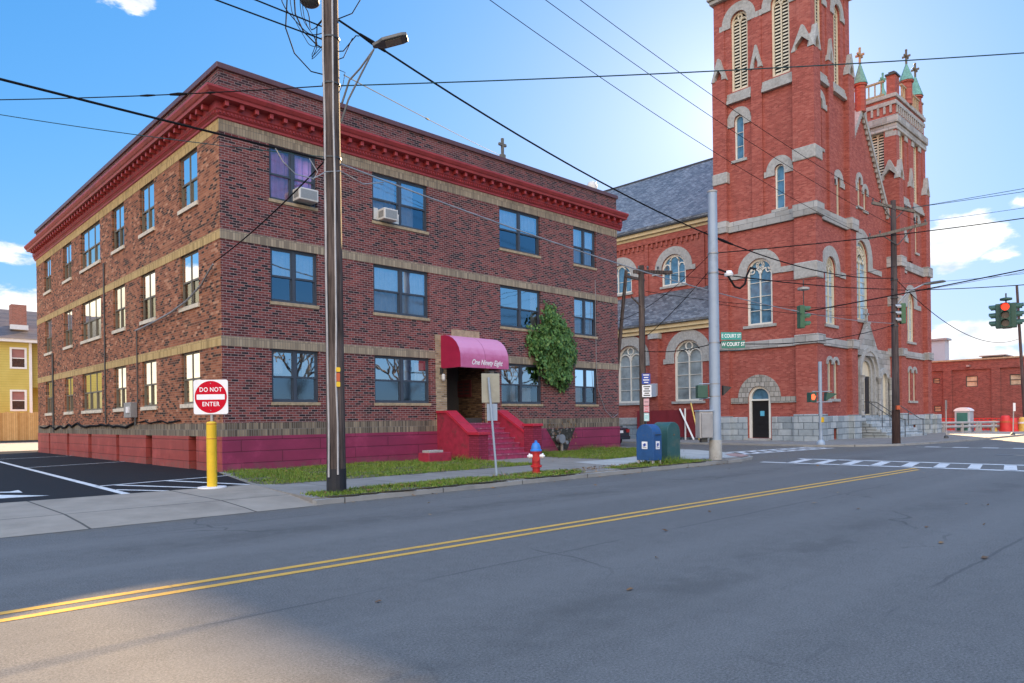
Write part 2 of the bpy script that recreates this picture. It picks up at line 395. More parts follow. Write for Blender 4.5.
M['sign_green_light'] = plain('sign_green_light', c3(.03,.30,.26), .4, .06)
M['sign_pink'] = plain('sign_pink', c3(.62,.36,.38), .4, .1, 20.)
M['sign_mint'] = plain('sign_mint', c3(.40,.62,.60), .4, .1, 20.)
M['black_print'] = plain('black_print', c3(.03,.03,.03), .6, .1)
M['orange'] = plain('orange', c3(.48,.09,.03), .5, .1)
M['canopy'] = None
m = mat('canopy'); n = N(m); o = n.coord(); f = n.noise(o, 2.5, 6.)
q = n.n('ShaderNodeSeparateXYZ'); n.l(o, q.inputs[0])
seam = n.math('LESS_THAN', n.math('ABSOLUTE', n.math('SUBTRACT', q.outputs[0], 17.78)), .016)
k = n.ramp(f, [(.3, c3(.46,.10,.23)), (.7, c3(.56,.16,.32))])
sheen_fade = n.smooth(n.math('ADD', q.outputs[2], n.math('MULTIPLY', n.math('SUBTRACT', f, .5), .5)), 3.7, 4.35)   # paler crown: sky sheen painted in, along with some fading
k = n.mix(sheen_fade, k, c3(.62,.27,.45)); k = n.mix(n.math('MULTIPLY', seam, .55), k, c3(.26,.04,.10))
n.out(k, .55, n.noise(o, 90, 2.), .15, .004, 0, .4); M['canopy'] = m
M['canopy_side'] = plain('canopy_side', c3(.34,.008,.055), .55, .12, 3.)  # same fabric as the canopy, without the painted sky sheen
M['plaque'] = plain('plaque', c3(.10,.018,.02), .5, .2, 8.)
M['hydrant_red'] = plain('hydrant_red', c3(.46,.012,.015), .45, .15, 8., dirt=c3(.25,.02,.02), dscale=6.)
M['hydrant_blue'] = plain('hydrant_blue', c3(.03,.20,.60), .45, .12, 8.)
M['postal_blue'] = plain('postal_blue', c3(.014,.075,.22), .55, .2, 3., dirt=c3(.05,.08,.14), dscale=3.)
M['postal_green'] = plain('postal_green', c3(.022,.085,.085), .45, .12, 3., dirt=c3(.10,.12,.10), dscale=2.)
M['signal_green'] = plain('signal_green', c3(.04,.12,.06), .5, .1, 6.)
M['signal_dark'] = plain('signal_dark', c3(.025,.085,.062), .5, .1, 6.)
M['lens_off'] = plain('lens_off', c3(.08,.06,.05), .25, .2, 10.)
def emit(name, col, s):
    m = mat(name); n = N(m); e = n.n('ShaderNodeEmission'); e.inputs[0].default_value = col; e.inputs[1].default_value = s
    o = n.n('ShaderNodeOutputMaterial'); n.l(e.outputs[0], o.inputs[0]); return m
M['lens_red'] = emit('lens_red', c3(1.,.03,.015), 1.0)
M['lens_hand'] = emit('lens_hand', c3(1.,.10,.04), .8)
M['siding'] = None
m = mat('siding'); n = N(m); s = n.n('ShaderNodeSeparateXYZ'); n.l(n.coord(), s.inputs[0])
fr = n.math('FRACT', n.math('MULTIPLY', s.outputs[2], 4.6))
k = n.mix(n.math('MULTIPLY', n.math('LESS_THAN', fr, .12), .45), n.ramp(n.noise(n.coord(), 1., 3.), [(.3, c3(.50,.41,.10)), (.7, c3(.56,.47,.13))]), c3(.22,.18,.05))
n.out(k, .6, fr, .4, .02, 0, .3); M['siding'] = m
m = mat('fence_wood'); n = N(m); s = n.n('ShaderNodeSeparateXYZ'); n.l(n.coord(), s.inputs[0])
u = n.math('MULTIPLY', s.outputs[0], 6.5); fr = n.math('FRACT', u)
wn = n.n('ShaderNodeTexWhiteNoise', noise_dimensions='1D'); n.l(n.math('FLOOR', u), wn.inputs['W'])
k = n.ramp(n.math('ADD', n.math('MULTIPLY', wn.outputs[0], .5), n.math('MULTIPLY', n.noise(n.coord(), 3., 5.), .5)), [(.2, c3(.38,.19,.06)), (.8, c3(.62,.38,.16))])
k = n.mix(n.math('MULTIPLY', n.math('LESS_THAN', fr, .07), .7), k, c3(.12,.06,.02))
n.out(k, .8, fr, .3, .02, 0, .2); M['fence_wood'] = m
M['trim_white'] = plain('trim_white', c3(.72,.72,.70), .6, .06)
M['hoarding'] = plain('hoarding', c3(.20,.018,.025), .6, .12, 2., dirt=c3(.15,.016,.02))
M['car_paint'] = plain('car_paint', c3(.012,.014,.03), .2, .1, spec=.8)
M['car_glass'] = plain('car_glass', c3(.02,.025,.03), .05, .1, spec=.9)
M['tail_red'] = plain('tail_red', c3(.35,.01,.01), .3, .1)
M['rubber'] = plain('rubber', c3(.015,.015,.015), .8, .2)
M['potty_green'] = plain('potty_green', c3(.03,.16,.14), .5, .1)
M['potty_grey'] = plain('potty_grey', c3(.42,.48,.54), .5, .1)
M['red_plastic'] = plain('red_plastic', c3(.62,.03,.03), .5, .12, 3.)
M['yellow_plastic'] = plain('yellow_plastic', c3(.66,.46,.10), .5, .2, 5.)
M['metal_sheet'] = plain('metal_sheet', c3(.36,.40,.46), .5, .06, .6)
M['leaf'] = None
def foliage(name, stops, sc=2.5, rough=.55, trans=.25):
    m = mat(name); n = N(m); o = n.coord()
    w = n.n('ShaderNodeTexWhiteNoise'); 
    g = n.n('ShaderNodeNewGeometry'); n.l(g.outputs['Random Per Island'], w.inputs['Vector'])
    t = n.math('ADD', n.math('MULTIPLY', g.outputs['Random Per Island'], .6), n.math('MULTIPLY', n.noise(o, sc, 4.), .5))
    k = n.ramp(t, stops)
    b = n.n('ShaderNodeBsdfPrincipled'); n.l(k, b.inputs['Base Color']); b.inputs['Roughness'].default_value = rough; b.inputs['Specular IOR Level'].default_value = .35
    tr = n.n('ShaderNodeBsdfTranslucent'); n.l(k, tr.inputs[0])
    mx = n.n('ShaderNodeMixShader'); mx.inputs[0].default_value = trans; n.l(b.outputs[0], mx.inputs[1]); n.l(tr.outputs[0], mx.inputs[2])
    oo = n.n('ShaderNodeOutputMaterial'); n.l(mx.outputs[0], oo.inputs[0]); return m
M['ivy'] = foliage('ivy', [(.15, c3(.035,.10,.03)), (.5, c3(.085,.20,.055)), (.8, c3(.16,.30,.085)), (.95, c3(.30,.34,.10))])
M['grass'] = foliage('grass', [(.12, c3(.065,.11,.012)), (.42, c3(.125,.22,.022)), (.68, c3(.21,.29,.04)), (.84, c3(.27,.26,.07)), (.95, c3(.34,.25,.12))], 1.6)
M['dead_leaf'] = foliage('dead_leaf', [(.2, c3(.10,.05,.02)), (.6, c3(.25,.13,.05)), (.9, c3(.4,.26,.1))], 3.)

# ground materials
def asphalt(name, base, agg, patchy, crack=.5, wear=None, spec=.3):
    m = mat(name); n = N(m); o = n.coord()
    sx_ = n.n('ShaderNodeSeparateXYZ'); n.l(o, sx_.inputs[0])
    fine = n.math('ADD', n.math('MULTIPLY', n.noise(o, 55., 5., .95), .9), n.math('MULTIPLY', n.noise(o, 5., 6., .7), .1)); mid = n.noise(o, 14., 4.); big = n.noise(o, .22, 5.)
    lo = tuple(x*(1-agg) for x in base[:3]) + (1,); hi = tuple(x*(1+agg) for x in base[:3]) + (1,)
    k = n.ramp(fine, [(.42, lo), (.5, base), (.58, hi)])
    k = n.mix(n.smooth(fine, .63, .67), k, tuple(min(1, x*2.4) for x in base[:3]) + (1,))
    k = n.mix(n.math('MULTIPLY', n.smooth(big, .35, .7), patchy), k, tuple(x*.72 for x in base[:3]) + (1,))
    g = n.n('ShaderNodeMapping'); g.inputs['Scale'].default_value = (.05, .9, 1.); n.l(o, g.inputs[0])
    k = n.mix(n.math('MULTIPLY', n.smooth(n.noise(g.outputs[0], 1., 3.), .5, .7), .22), k, tuple(min(1, x*1.25) for x in base[:3]) + (1,))
    if crack:
        # tyre-polished lanes, oil along lane centres, tar seams and grit in the gutter
        yy = sx_.outputs[1]; wob = n.math('MULTIPLY', n.math('SUBTRACT', n.noise(o, .9, 4.), .5), .35)
        def band(c, hw, soft): return n.smooth(n.math('ABSOLUTE', n.math('SUBTRACT', n.math('ADD', yy, n.math('MULTIPLY', wob, soft)), c)), hw, hw*.3)
        for c_ in (2.6, 4.7, 8.6, 10.6): k = n.mix(n.math('MULTIPLY', band(c_, .45, 1.), .16), k, tuple(min(1, x*1.5) for x in base[:3]) + (1,))
        for c_ in (3.65, 9.6): k = n.mix(n.math('MULTIPLY', n.math('MULTIPLY', band(c_, .5, 1.), n.smooth(n.noise(o, .8, 6., .7), .42, .62)), .45), k, tuple(x*.5 for x in base[:3]) + (1,))
        for c_, s_ in ((5.6, .4), (10.9, .25), (2.0, .5)): k = n.mix(n.math('MULTIPLY', n.math('MULTIPLY', band(c_, .028, s_), n.smooth(n.noise(o, .35, 2.), .42, .5)), .5), k, c3(.045,.045,.047))
        grit = n.math('MULTIPLY', n.smooth(n.math('ADD', yy, n.math('MULTIPLY', wob, .6)), 11.55, 12.0), n.smooth(n.noise(o, 3., 6., .7), .38, .6))
        k = n.mix(n.math('MULTIPLY', grit, .6), k, c3(.13,.105,.075))
        sp_ = n.smooth(n.noise(o, 1.7, 8., .75), .60, .68); k = n.mix(n.math('MULTIPLY', sp_, .12), k, tuple(x*.55 for x in base[:3]) + (1,))
        vo = n.n('ShaderNodeTexVoronoi', feature='DISTANCE_TO_EDGE'); vo.inputs['Scale'].default_value = .16
        wv = n.n('ShaderNodeVectorMath', operation='ADD'); n.l(o, wv.inputs[0])
        nn = n.n('ShaderNodeTexNoise'); nn.inputs['Scale'].default_value = 1.1; n.l(o, nn.inputs['Vector'])
        n.l(nn.outputs['Color'], wv.inputs[1]); n.l(wv.outputs[0], vo.inputs['Vector'])
        cr = n.math('MULTIPLY', n.math('LESS_THAN', vo.outputs['Distance'], .0035), n.smooth(n.noise(o, .3, 2.), .48, .6))
        k = n.mix(n.math('MULTIPLY', cr, crack*.8), k, c3(.02,.02,.02))
    n.out(k, .78, n.math('ADD', fine, n.math('MULTIPLY', mid, .4)), .35, .006, 0, spec)
    return m
M['asphalt'] = asphalt('asphalt', c3(.126,.122,.116), .5, .35)
M['asphalt_lot'] = asphalt('asphalt_lot', c3(.017,.018,.020), .4, .25, 0, spec=.15)
def concrete(name, base, jx=None, jy=None, skew=0., x0=0., y0=0., dirt=.4, jw=.014):
    m = mat(name); n = N(m); o = n.coord(); s = n.n('ShaderNodeSeparateXYZ'); n.l(o, s.inputs[0])
    f = n.noise(o, 1.3, 7., .65); fine = n.noise(o, 90., 2.)
    k = n.ramp(n.math('ADD', n.math('MULTIPLY', f, .8), n.math('MULTIPLY', fine, .2)), [(.3, tuple(x*.78 for x in base[:3]) + (1,)), (.7, tuple(x*1.12 for x in base[:3]) + (1,))])
    d = n.smooth(n.noise(o, .55, 6., .7), .5, .66)
    k = n.mix(n.math('MULTIPLY', d, dirt), k, tuple(x*.55 for x in base[:3]) + (1,))
    j = None
    for ax, per, off in ((0, jx, x0), (1, jy, y0)):
        if not per: continue
        v = n.math('SUBTRACT', s.outputs[ax], off)
        if ax == 0 and skew: v = n.math('SUBTRACT', v, n.math('MULTIPLY', s.outputs[1], skew))
        q = n.math('ABSOLUTE', n.math('SUBTRACT', n.math('FRACT', n.math('DIVIDE', v, per)), .5))
        g = n.math('GREATER_THAN', q, .5 - jw/per)
        j = g if j is None else n.math('MAXIMUM', j, g)
    h = f
    if j is not None:
        k = n.mix(n.math('MULTIPLY', j, .8), k, c3(.035,.033,.03)); h = n.math('SUBTRACT', f, j)
    n.out(k, .85, h, .3, .01, 0, .3); return m
M['concrete'] = concrete('concrete', c3(.25,.23,.205), jx=1.55, x0=.3)
M['apron'] = concrete('apron', c3(.31,.265,.215), jx=2.55, jy=40, x0=.55, y0=13.47, skew=-.02, jw=.02)
M['concrete_new'] = concrete('concrete_new', c3(.42,.42,.40), jx=1.5, dirt=.15)
M['concrete_far'] = concrete('concrete_far', c3(.24,.22,.20), jx=1.8, jy=1.8)
M['concrete_tan'] = concrete('concrete_tan', c3(.36,.32,.27), jx=3., jy=3., dirt=.2)
M['curb'] = concrete('curb', c3(.30,.295,.28), jx=2.4, dirt=.5)
M['ramp_brick'] = plain('ramp_brick', c3(.36,.22,.19), .8, .2, 6.)
M['dirt'] = plain('dirt', c3(.10,.085,.055), .95, .3, 3., dirt=c3(.055,.075,.025), dscale=1.5)
M['terrain'] = plain('terrain', c3(.12,.12,.09), .95, .3, .2)
def paint(name, col, under, wear=.5):
    m = mat(name); n = N(m); o = n.coord()
    w = n.smooth(n.noise(o, 22., 6., .8), .50, .62); b = n.smooth(n.noise(o, 1.3, 4.), .40, .65)
    k = n.mix(n.math('MULTIPLY', n.math('MULTIPLY', w, b), wear), n.ramp(n.noise(o, 5., 4.), [(.3, tuple(x*.85 for x in col[:3]) + (1,)), (.7, col)]), under)
    n.out(k, .65, n.noise(o, 100., 2.), .3, .004, 0, .4); return m
M['paint_yellow'] = paint('paint_yellow', c3(.64,.36,.065), c3(.16,.14,.1), .7)
M['paint_white'] = paint('paint_white', c3(.62,.62,.62), c3(.16,.16,.16), .75)
M['paint_lot'] = paint('paint_lot', c3(.70,.70,.69), c3(.08,.08,.085), .75)

# ------------------------------------------------------------------ the ground, roads, pavements
def sheet(name, poly, z, m, kind='structure', parent=None):
    mb = MB(); pts = [(x, y, z) if not callable(z) else (x, y, z(x, y)) for x, y in poly]
    for t in tessellate_polygon([[Vector((x, y, 0)) for x, y in poly]]): mb.add([pts[i] for i in t], [(0,1,2)])
    bm = None
    o = mb.build(name, m, parent)
    for p in o.data.polygons:
        if p.normal.z < 0: p.flip()
    return tag(o, kind=kind) if kind else o
def slab(name, poly, z0, z1, m):
    mb = MB(); mb.prism([(x, y, z0) for x, y in poly], (0, 0, z1 - z0))
    return tag(mb.build(name, m), kind='structure')
sheet('ground', [(-900,-900),(900,-900),(900,900),(-900,900)], -.06, M['terrain'])
sheet('main_road', [(-160,.2),(320,.2),(320,12.1),(-160,12.1)], 0., M['asphalt'])
sheet('side_street', [(20,12.1),(46,12.1),(46,140),(20,140)], 0., M['asphalt'])
# pavement along the apartment building, rounding the corner
corner = [(20.9,12.1),(22.6,12.16),(24.1,12.5),(24.9,13.1),(26.1,14.6),(27.5,16.8),(28.4,19.3),(28.7,23)]
def offset_line(pts, d):
    out = []
    for i, p in enumerate(pts):
        a = Vector(pts[max(0, i-1)]); b = Vector(pts[min(len(pts)-1, i+1)]); t = (b-a).normalized()
        out.append((p[0] - t.y*d, p[1] + t.x*d))
    return out
cline = [(6.6,12.1)] + corner + [(28.7,100)]
inner = offset_line(cline, .15)
slab('sidewalk', inner + [(27.0,100),(27.0,20.9),(8.3,20.9),(7.15,16.05),(6.75,13.4)], -.05, .125, M['concrete'])
mb = MB()
for i in range(len(cline)-1):
    a, b, c, d = cline[i], cline[i+1], inner[i+1], inner[i]
    mb.prism([(a[0],a[1],-.05),(b[0],b[1],-.05),(c[0],c[1],-.05),(d[0],d[1],-.05)], (0,0,.145))
tag(mb.build('curb', M['curb']), kind='structure')
# driveway apron: dips to the road edge
ap = MB()
xs = [-60 + i*2. for i in range(34)] + [6.7]
for i in range(len(xs)-1):
    rows = [(12.02,.006),(12.5,.045),(13.45,.10),(16.07,.128)]
    for (ya, za), (yb, zb) in zip(rows[:-1], rows[1:]):
        e = lambda x, y: x + (.0 if i < len(xs)-2 else .11*(y-12.1))
        ap.quad((xs[i],ya,za),(e(xs[i+1],ya),ya,za),(e(xs[i+1],yb),yb,zb),(xs[i],yb,zb))
tag(ap.build('driveway_apron', M['apron'], recalc=False), kind='structure')
slab('parking_lot', [(-60,16.07),(7.15,16.05),(8.3,20.9),(8.5,20.9),(8.5,49),(-60,49)], -.05, .11, M['asphalt_lot'])
slab('back_path', [(-60,49),(26,49),(26,74),(-60,74)], -.05, .12, M['concrete_tan'])
sheet('new_pavement', [(16.9,13.05),(18.2,13.25),(21.0,13.1),(22.4,12.55),(23.9,12.75),(24.7,13.3),(25.9,14.8),(27.2,16.9),(27.2,17.6),(24.6,16.1),(19.3,15.35),(17.6,15.4)], .130, M['concrete_new'])
sheet('ramp_paving', [(23.1,12.42),(24.0,12.62),(24.75,13.2),(25.2,13.8),(24.6,13.9),(23.4,13.0)], .134, M['ramp_brick'])
# church side pavement, kerb nearly flush
cc = [(35.5,140),(35.5,20),(35.3,17.2),(35.0,15.5),(35.2,14.5),(36.3,13.0),(38.0,12.0),(41,11.45),(46,11.0),(60,10.6),(140,10.2)]
ci = offset_line(cc, .18)
slab('church_sidewalk', ci + [(140,18.1),(62,18.1),(62,62),(41,62),(41,140)], -.05, .085, M['concrete_far'])
mb = MB()
for i in range(len(cc)-1):
    a, b, c, d = cc[i], cc[i+1], ci[i+1], ci[i]
    mb.prism([(a[0],a[1],-.05),(b[0],b[1],-.05),(c[0],c[1],-.05),(d[0],d[1],-.05)], (0,0,.15))
tag(mb.build('church_curb', M['curb']), kind='structure')
sheet('yard_pavement', [(55,11.0),(61,10.8),(140,10.5),(140,60),(62.5,60),(62.5,17.0),(57,14.6)], .092, M['concrete_tan'])
slab('near_sidewalk', [(-160,-3),(320,-3),(320,.2),(-160,.2)], -.05, .13, M['concrete'])

# painted markings
def marks(name, polys, z, m):
    mb = MB()
    for p in polys: mb.add([(x, y, z) for x, y in p], [tuple(range(len(p)))])
    o = mb.build(name, m, recalc=False)
    for p in o.data.polygons:
        if p.normal.z < 0: p.flip()
    return tag(o, kind='structure')
yl = lambda x, d: (x, 7.16 - .0235*(x-1) + d + .0)
marks('road_centre_lines', [[(-80,8.96),(22.6,6.66),(22.6,6.77),(-80,9.07)], [(-80,8.69),(21.9,6.405),(21.9,6.515),(-80,8.80)]], .004, M['paint_yellow'])
def ladder(a0, a1, b0, b1, nb, w, skew):
    """two rails a0-a1 and b0-b1 with slanted bars between them"""
    out = []
    def rail(p, q):
        t = (Vector(q)-Vector(p)).normalized(); nrm = Vector((-t.y, t.x))*.17
        p, q = Vector(p), Vector(q); return [tuple(p-nrm), tuple(q-nrm), tuple(q+nrm), tuple(p+nrm)]
    out += [rail(a0, a1), rail(b0, b1)]
    L = lambda p, q, t: (p[0]+(q[0]-p[0])*t, p[1]+(q[1]-p[1])*t)
    for i in range(nb):
        t = (i+.3)/nb; s = t + skew
        if s+w > 1: continue
        out.append([L(a0,a1,t), L(a0,a1,t+w), L(b0,b1,s+w), L(b0,b1,s)])
    return out
marks('main_crosswalk', ladder((25.15,11.3),(25.45,1.2),(22.75,11.5),(22.9,1.2), 12, .030, .055), .005, M['paint_white'])
marks('side_crosswalk', ladder((27.4,15.75),(34.6,15.0),(25.9,14.55),(34.2,13.75), 9, .05, .02), .005, M['paint_white'])
marks('far_crosswalk', [[(37.0+i*.0,10.7-i*1.15),(37.0,10.7-i*1.15-.62),(37.5,10.7-i*1.15-.62),(37.5,10.7-i*1.15)] for i in range(9)] + [[(36.9,11.0),(36.9,1.),(37.02,1.),(37.02,11.)]], .005, M['paint_white'])
lot = [[(4.43,16.12),(4.60,16.12),(5.27,36.5),(5.12,36.5)],
       [(5.0,29.15),(8.45,30.3),(8.45,30.42),(5.0,29.27)],
       [(5.1,23.0+14.6),(8.45,38.4),(8.45,38.52),(5.1,37.72)],
       [(4.6,18.72),(8.0,19.45),(8.0,19.58),(4.6,18.85)],
       [(4.62,17.35),(5.28,16.12),(5.43,16.12),(4.7,17.5)],
       [(4.95,18.72),(6.08,16.14),(6.23,16.14),(5.12,18.76)],
       [(6.2,19.05),(7.10,16.12),(7.2,16.3),(6.36,19.09)],
       [(2.2,19.4),(2.95,18.9),(3.15,19.2),(3.1,18.4)],
       [(1.6,17.9),(2.55,18.35),(3.35,17.15),(2.2,17.35)]]
marks('lot_markings', lot, .1145, M['paint_lot'])
mb = MB(); mb.lathe([(.33,0),(.33,.006),(.30,.007)], 31.2, 6.3, 24)
tag(mb.build('manhole_cover', M['steel_dark']), kind='structure')
mb = MB(); mb.box(31.0,31.5,5.2,6.4,.001,.005); tag(mb.build('road_patch', M['concrete_far']), kind='structure')

# ------------------------------------------------------------------ apartment building
X0, X1, Y0, Y1 = 8.45, 27.3, 20.95, 45.7
apt = thing('apartment_building', 'three storey brown brick apartment building with red cornice and maroon base', 'building', ((X0+X1)/2, (Y0+Y1)/2, .1))
PF, PW = front(Y0), west(X0)
rows = [(8.45,10.13),(5.29,6.97),(2.18,3.82)]
fcols = [(9.98,11.58),(13.69,16.06),(19.66,22.02),(24.17,25.73)]
wcols = [(22.65,24.2,2),(26.65,28.2,2),(30.12,31.65,2),(33.43,36.5,3),(38.2,39.75,2),(42.35,43.8,2)]
ent = rect(16.84, 18.75, 1.43, 3.95)
mb = MB()
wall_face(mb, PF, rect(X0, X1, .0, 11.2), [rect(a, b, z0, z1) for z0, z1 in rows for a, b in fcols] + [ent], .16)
apt_front = mb.build('front_wall', M['brick_front'], apt)
mb = MB()
wall_face(mb, PW, rect(Y0, Y1, 1.15, 11.2), [rect(a, b, z0, z1) for z0, z1 in rows for a, b, _ in wcols], .16)
mb.build('side_wall', M['brick_side_warmlit'], apt)
mb = MB(); mb.quad((X1,Y0,0),(X1,Y1,0),(X1,Y1,11.2),(X1,Y0,11.2)); mb.quad((X0,Y1,0),(X1,Y1,0),(X1,Y1,11.2),(X0,Y1,11.2))
mb.build('rear_wall', M['brick_side_warmlit'], apt)
mb = MB(); mb.box(X0+1.6, X1-1.6, Y0+1.6, Y1-1.6, 0, 11.3)
for z in (1.42, 4.5, 7.6): mb.box(X0+.2, X1-.2, Y0+.2, Y1-.2, z, z+.2)
mb.build('interior', M['interior'], apt)
mb = MB()       # parapet walls (0.3 thick) above the cornice
for a in ((X0,X1,Y0,Y0+.3),(X0,X1,Y1-.3,Y1),(X0,X0+.3,Y0+.3,Y1-.3),(X1-.3,X1,Y0+.3,Y1-.3)): mb.box(*a, 11.2, 11.95)
mb.build('parapet', M['brick_parapet'], apt)
mb = MB()
for a in ((X0-.07,X1+.07,Y0-.07,Y0+.37),(X0-.07,X1+.07,Y1-.37,Y1+.07),(X0-.07,X0+.37,Y0+.37,Y1-.37),(X1-.37,X1+.07,Y0+.37,Y1-.37)): mb.box(*a, 11.95, 12.12)
mb.build('coping', M['coping'], apt, bevel=.02)
mb = MB(); mb.box(X0+.3, X1-.3, Y0+.3, Y1-.3, 11.3, 11.45); mb.build('roof', M['roof_felt'], apt)
# foundation, proud of the brick by 3 cm
mb = MB(); mb.box(X0-.03, 16.35, Y0-.03, Y0, .0, 1.15); mb.box(19.25, X1+.03, Y0-.03, Y0, .0, 1.15)
mb.build('front_foundation', M['maroon'], apt)
mb = MB()
slots = [(22.95,23.6),(27.1,27.8),(31.0,31.4),(35.0,35.55),(38.9,39.35),(42.8,43.1)]
edges = [Y0-.03] + [q for s in slots for q in s] + [Y1]
for a, b in zip(edges[0::2], edges[1::2]): mb.box(X0-.03, X0+.25, a if a > 21 else a+.03, b, .0, 1.15)
mb.build('side_foundation', M['maroon_side_warmlit'], apt)
mb = MB()
for a, b in slots: mb.box(X0+.2, X0+.24, a, b, 0, 1.15)
mb.build('foundation_recess', plain('recess_red', c3(.13,.022,.02), .8, .2), apt)
# tan courses
def course(name, z0, z1, m, gaps=()):
    mb = MB(); x = X0-.012
    for g0, g1 in list(gaps) + [(X1+.012, None)]:
        mb.box(x, g0, Y0-.012, Y0, z0, z1); x = g1
    mb.build(name, m, apt)
def course_side(name, z0, z1, m):
    mb = MB(); mb.box(X0-.012, X0, Y0, Y1, z0, z1); mb.build(name, m, apt)
course('base_course', 1.15, 1.55, M['tan_dirty'], [(16.33,19.25)])
course_side('base_course', 1.15, 1.55, M['tan_dirty'])
course('lower_belt_course', 3.83, 4.11, M['tan_soldier'], [(16.33,19.25)]); course_side('lower_belt_course', 3.83, 4.11, M['tan_side_warmlit'])
course('upper_belt_course', 6.975, 7.25, M['tan_soldier']); course_side('upper_belt_course', 6.975, 7.25, M['tan_side_warmlit'])
course('frieze', 10.135, 10.5, M['tan_soldier']); course_side('frieze', 10.135, 10.5, M['tan_side_warmlit'])
# cornice swept round the corner
prof = [(0,10.47),(.05,10.5),(.05,10.56),(.10,10.6),(.10,10.68),(.14,10.72),(.14,10.92),(.40,10.94),(.42,11.02),(.46,11.05),(.52,11.14),(.52,11.2),(.0,11.3)]
def sweep_L(prof, m, name, parent):
    mb = MB(); n = len(prof); vs = []
    for d, z in prof: vs.append((X0-d, Y1+.2, z))
    for d, z in prof: vs.append((X0-d, Y0-d, z))
    for d, z in prof: vs.append((X1+.28, Y0-d, z))
    fs = []
    for s in (0, 1):
        for i in range(n-1): fs.append((s*n+i, s*n+i+1, (s+1)*n+i+1, (s+1)*n+i))
    mb.add(vs, fs)
    for base in (0, 2*n):
        mb.add([vs[base+i] for i in range(n)], [tuple(range(n))])
    x = X0 - .04
    while x < X1 + .2:                                  # tiny dentils, surface pattern of the bed mould
        mb.box(x, x+.055, Y0-.135, Y0-.09, 10.615, 10.68); x += .115
    y = Y0
    while y < Y1:
        mb.box(X0-.135, X0-.09, y, y+.055, 10.615, 10.68); y += .115
    return mb.build(name, m, parent)
cor = sweep_L(prof, M['cornice'], 'cornice', apt)
k = MB(); k.box(-.06, .06, -.33, -.13, 10.78, 10.93); mod = k.build('modillion', M['cornice'], cor, bevel=.012)
off = Vector(mod.location); first = True
def put_mod(x, y, rot):
    global first
    o = mod if first else mod.copy()
    if not first: COL.objects.link(o)
    first = False
    o.location = off + Vector((x, y, 0)); o.rotation_euler = (0, 0, rot)
x = X0 + .12
while x < X1 + .2: put_mod(x, Y0, 0); x += .455
y = Y0 + .42
while y < Y1: put_mod(X0, y, -PI/2); y += .46

# windows -----------------------------------------------------------
def sash_window(P, u0, u1, z0, z1, units, mframe, mg, mgs, parent, curtain=None, sill=None, rec=.10, b=.055, t=.045, mu=.10, proj=.03):
    """double-hung units side by side; frame with pane, screen, curtain and sill as its sub-parts"""
    fr = MB()
    D0, D1 = -rec-.06, -rec+.02 if proj > .02 else -rec+.002
    fr.pbox(P, u0, u0+b, D0, D1, z0, z1); fr.pbox(P, u1-b, u1, D0, D1, z0, z1)
    fr.pbox(P, u0+b, u1-b, D0, D1, z1-b, z1); fr.pbox(P, u0+b, u1-b, D0, D1+.03, z0, z0+b*1.2)
    w = (u1-u0-2*b-(units-1)*mu)/units; zm = z0 + (z1-z0)*.475
    pane = MB(); scr = MB()
    for i in range(units):
        a = u0 + b + i*(w+mu); c = a + w
        if i: fr.pbox(P, a-mu, a, D0, D1+.005, z0+b, z1-b)
        # upper sash (outer), lower sash (set back)
        fr.pbox(P, a, a+t, D0+.03, D1-.012, zm, z1-b); fr.pbox(P, c-t, c, D0+.03, D1-.012, zm, z1-b)
        fr.pbox(P, a, c, D0+.03, D1-.010, zm-.02, zm+.04); fr.pbox(P, a+t, c-t, D0+.03, D1-.012, z1-b-t*.8, z1-b)
        fr.pbox(P, a, a+t, D0, D1-.04, z0+b, zm); fr.pbox(P, c-t, c, D0, D1-.04, z0+b, zm); fr.pbox(P, a+t, c-t, D0, D1-.04, z0+b, z0+b+t)
        du, dl = -rec-.01, -rec-.045
        pane.quad(P(a+t,du,zm+.04), P(c-t,du,zm+.04), P(c-t,du,z1-b-t*.8), P(a+t,du,z1-b-t*.8))
        scr.quad(P(a+t,dl,z0+b+t), P(c-t,dl,z0+b+t), P(c-t,dl,zm-.02), P(a+t,dl,zm-.02))
    f = fr.build('window', mframe, parent)
    pane.build('pane', mg, f); scr.build('insect_screen', mgs, f)
    if curtain:
        m, spans = curtain
        cu = MB()
        for (a, c, za, zb) in spans:
            ua, ub = u0 + (u1-u0)*a, u0 + (u1-u0)*c
            za, zb = z0 + (z1-z0)*za, z0 + (z1-z0)*zb
            n = max(6, int((ub-ua)*16)); pts = [(ua + (ub-ua)*i/n, -rec-.16-.035*math.sin(i*1.9+ua*7)-.02*math.sin(i*.7)) for i in range(n+1)]
            for (p, d), (q, e) in zip(pts[:-1], pts[1:]): cu.quad(P(p,d,za), P(q,e,za), P(q,e,zb), P(p,d,zb))
        cu.build('curtain', m, f, smooth=True)
    if sill:
        s = MB(); s.pbox(P, u0-sill[3], u1+sill[3], -.1, sill[2], z0-sill[1], z0); s.build('sill', sill[0], f, bevel=.006)
    return f
cw, cv, cp = M['curtain'], M['curtain_violet'], M['curtain_peach']
full = [(0.03,.97,.02,.98)]
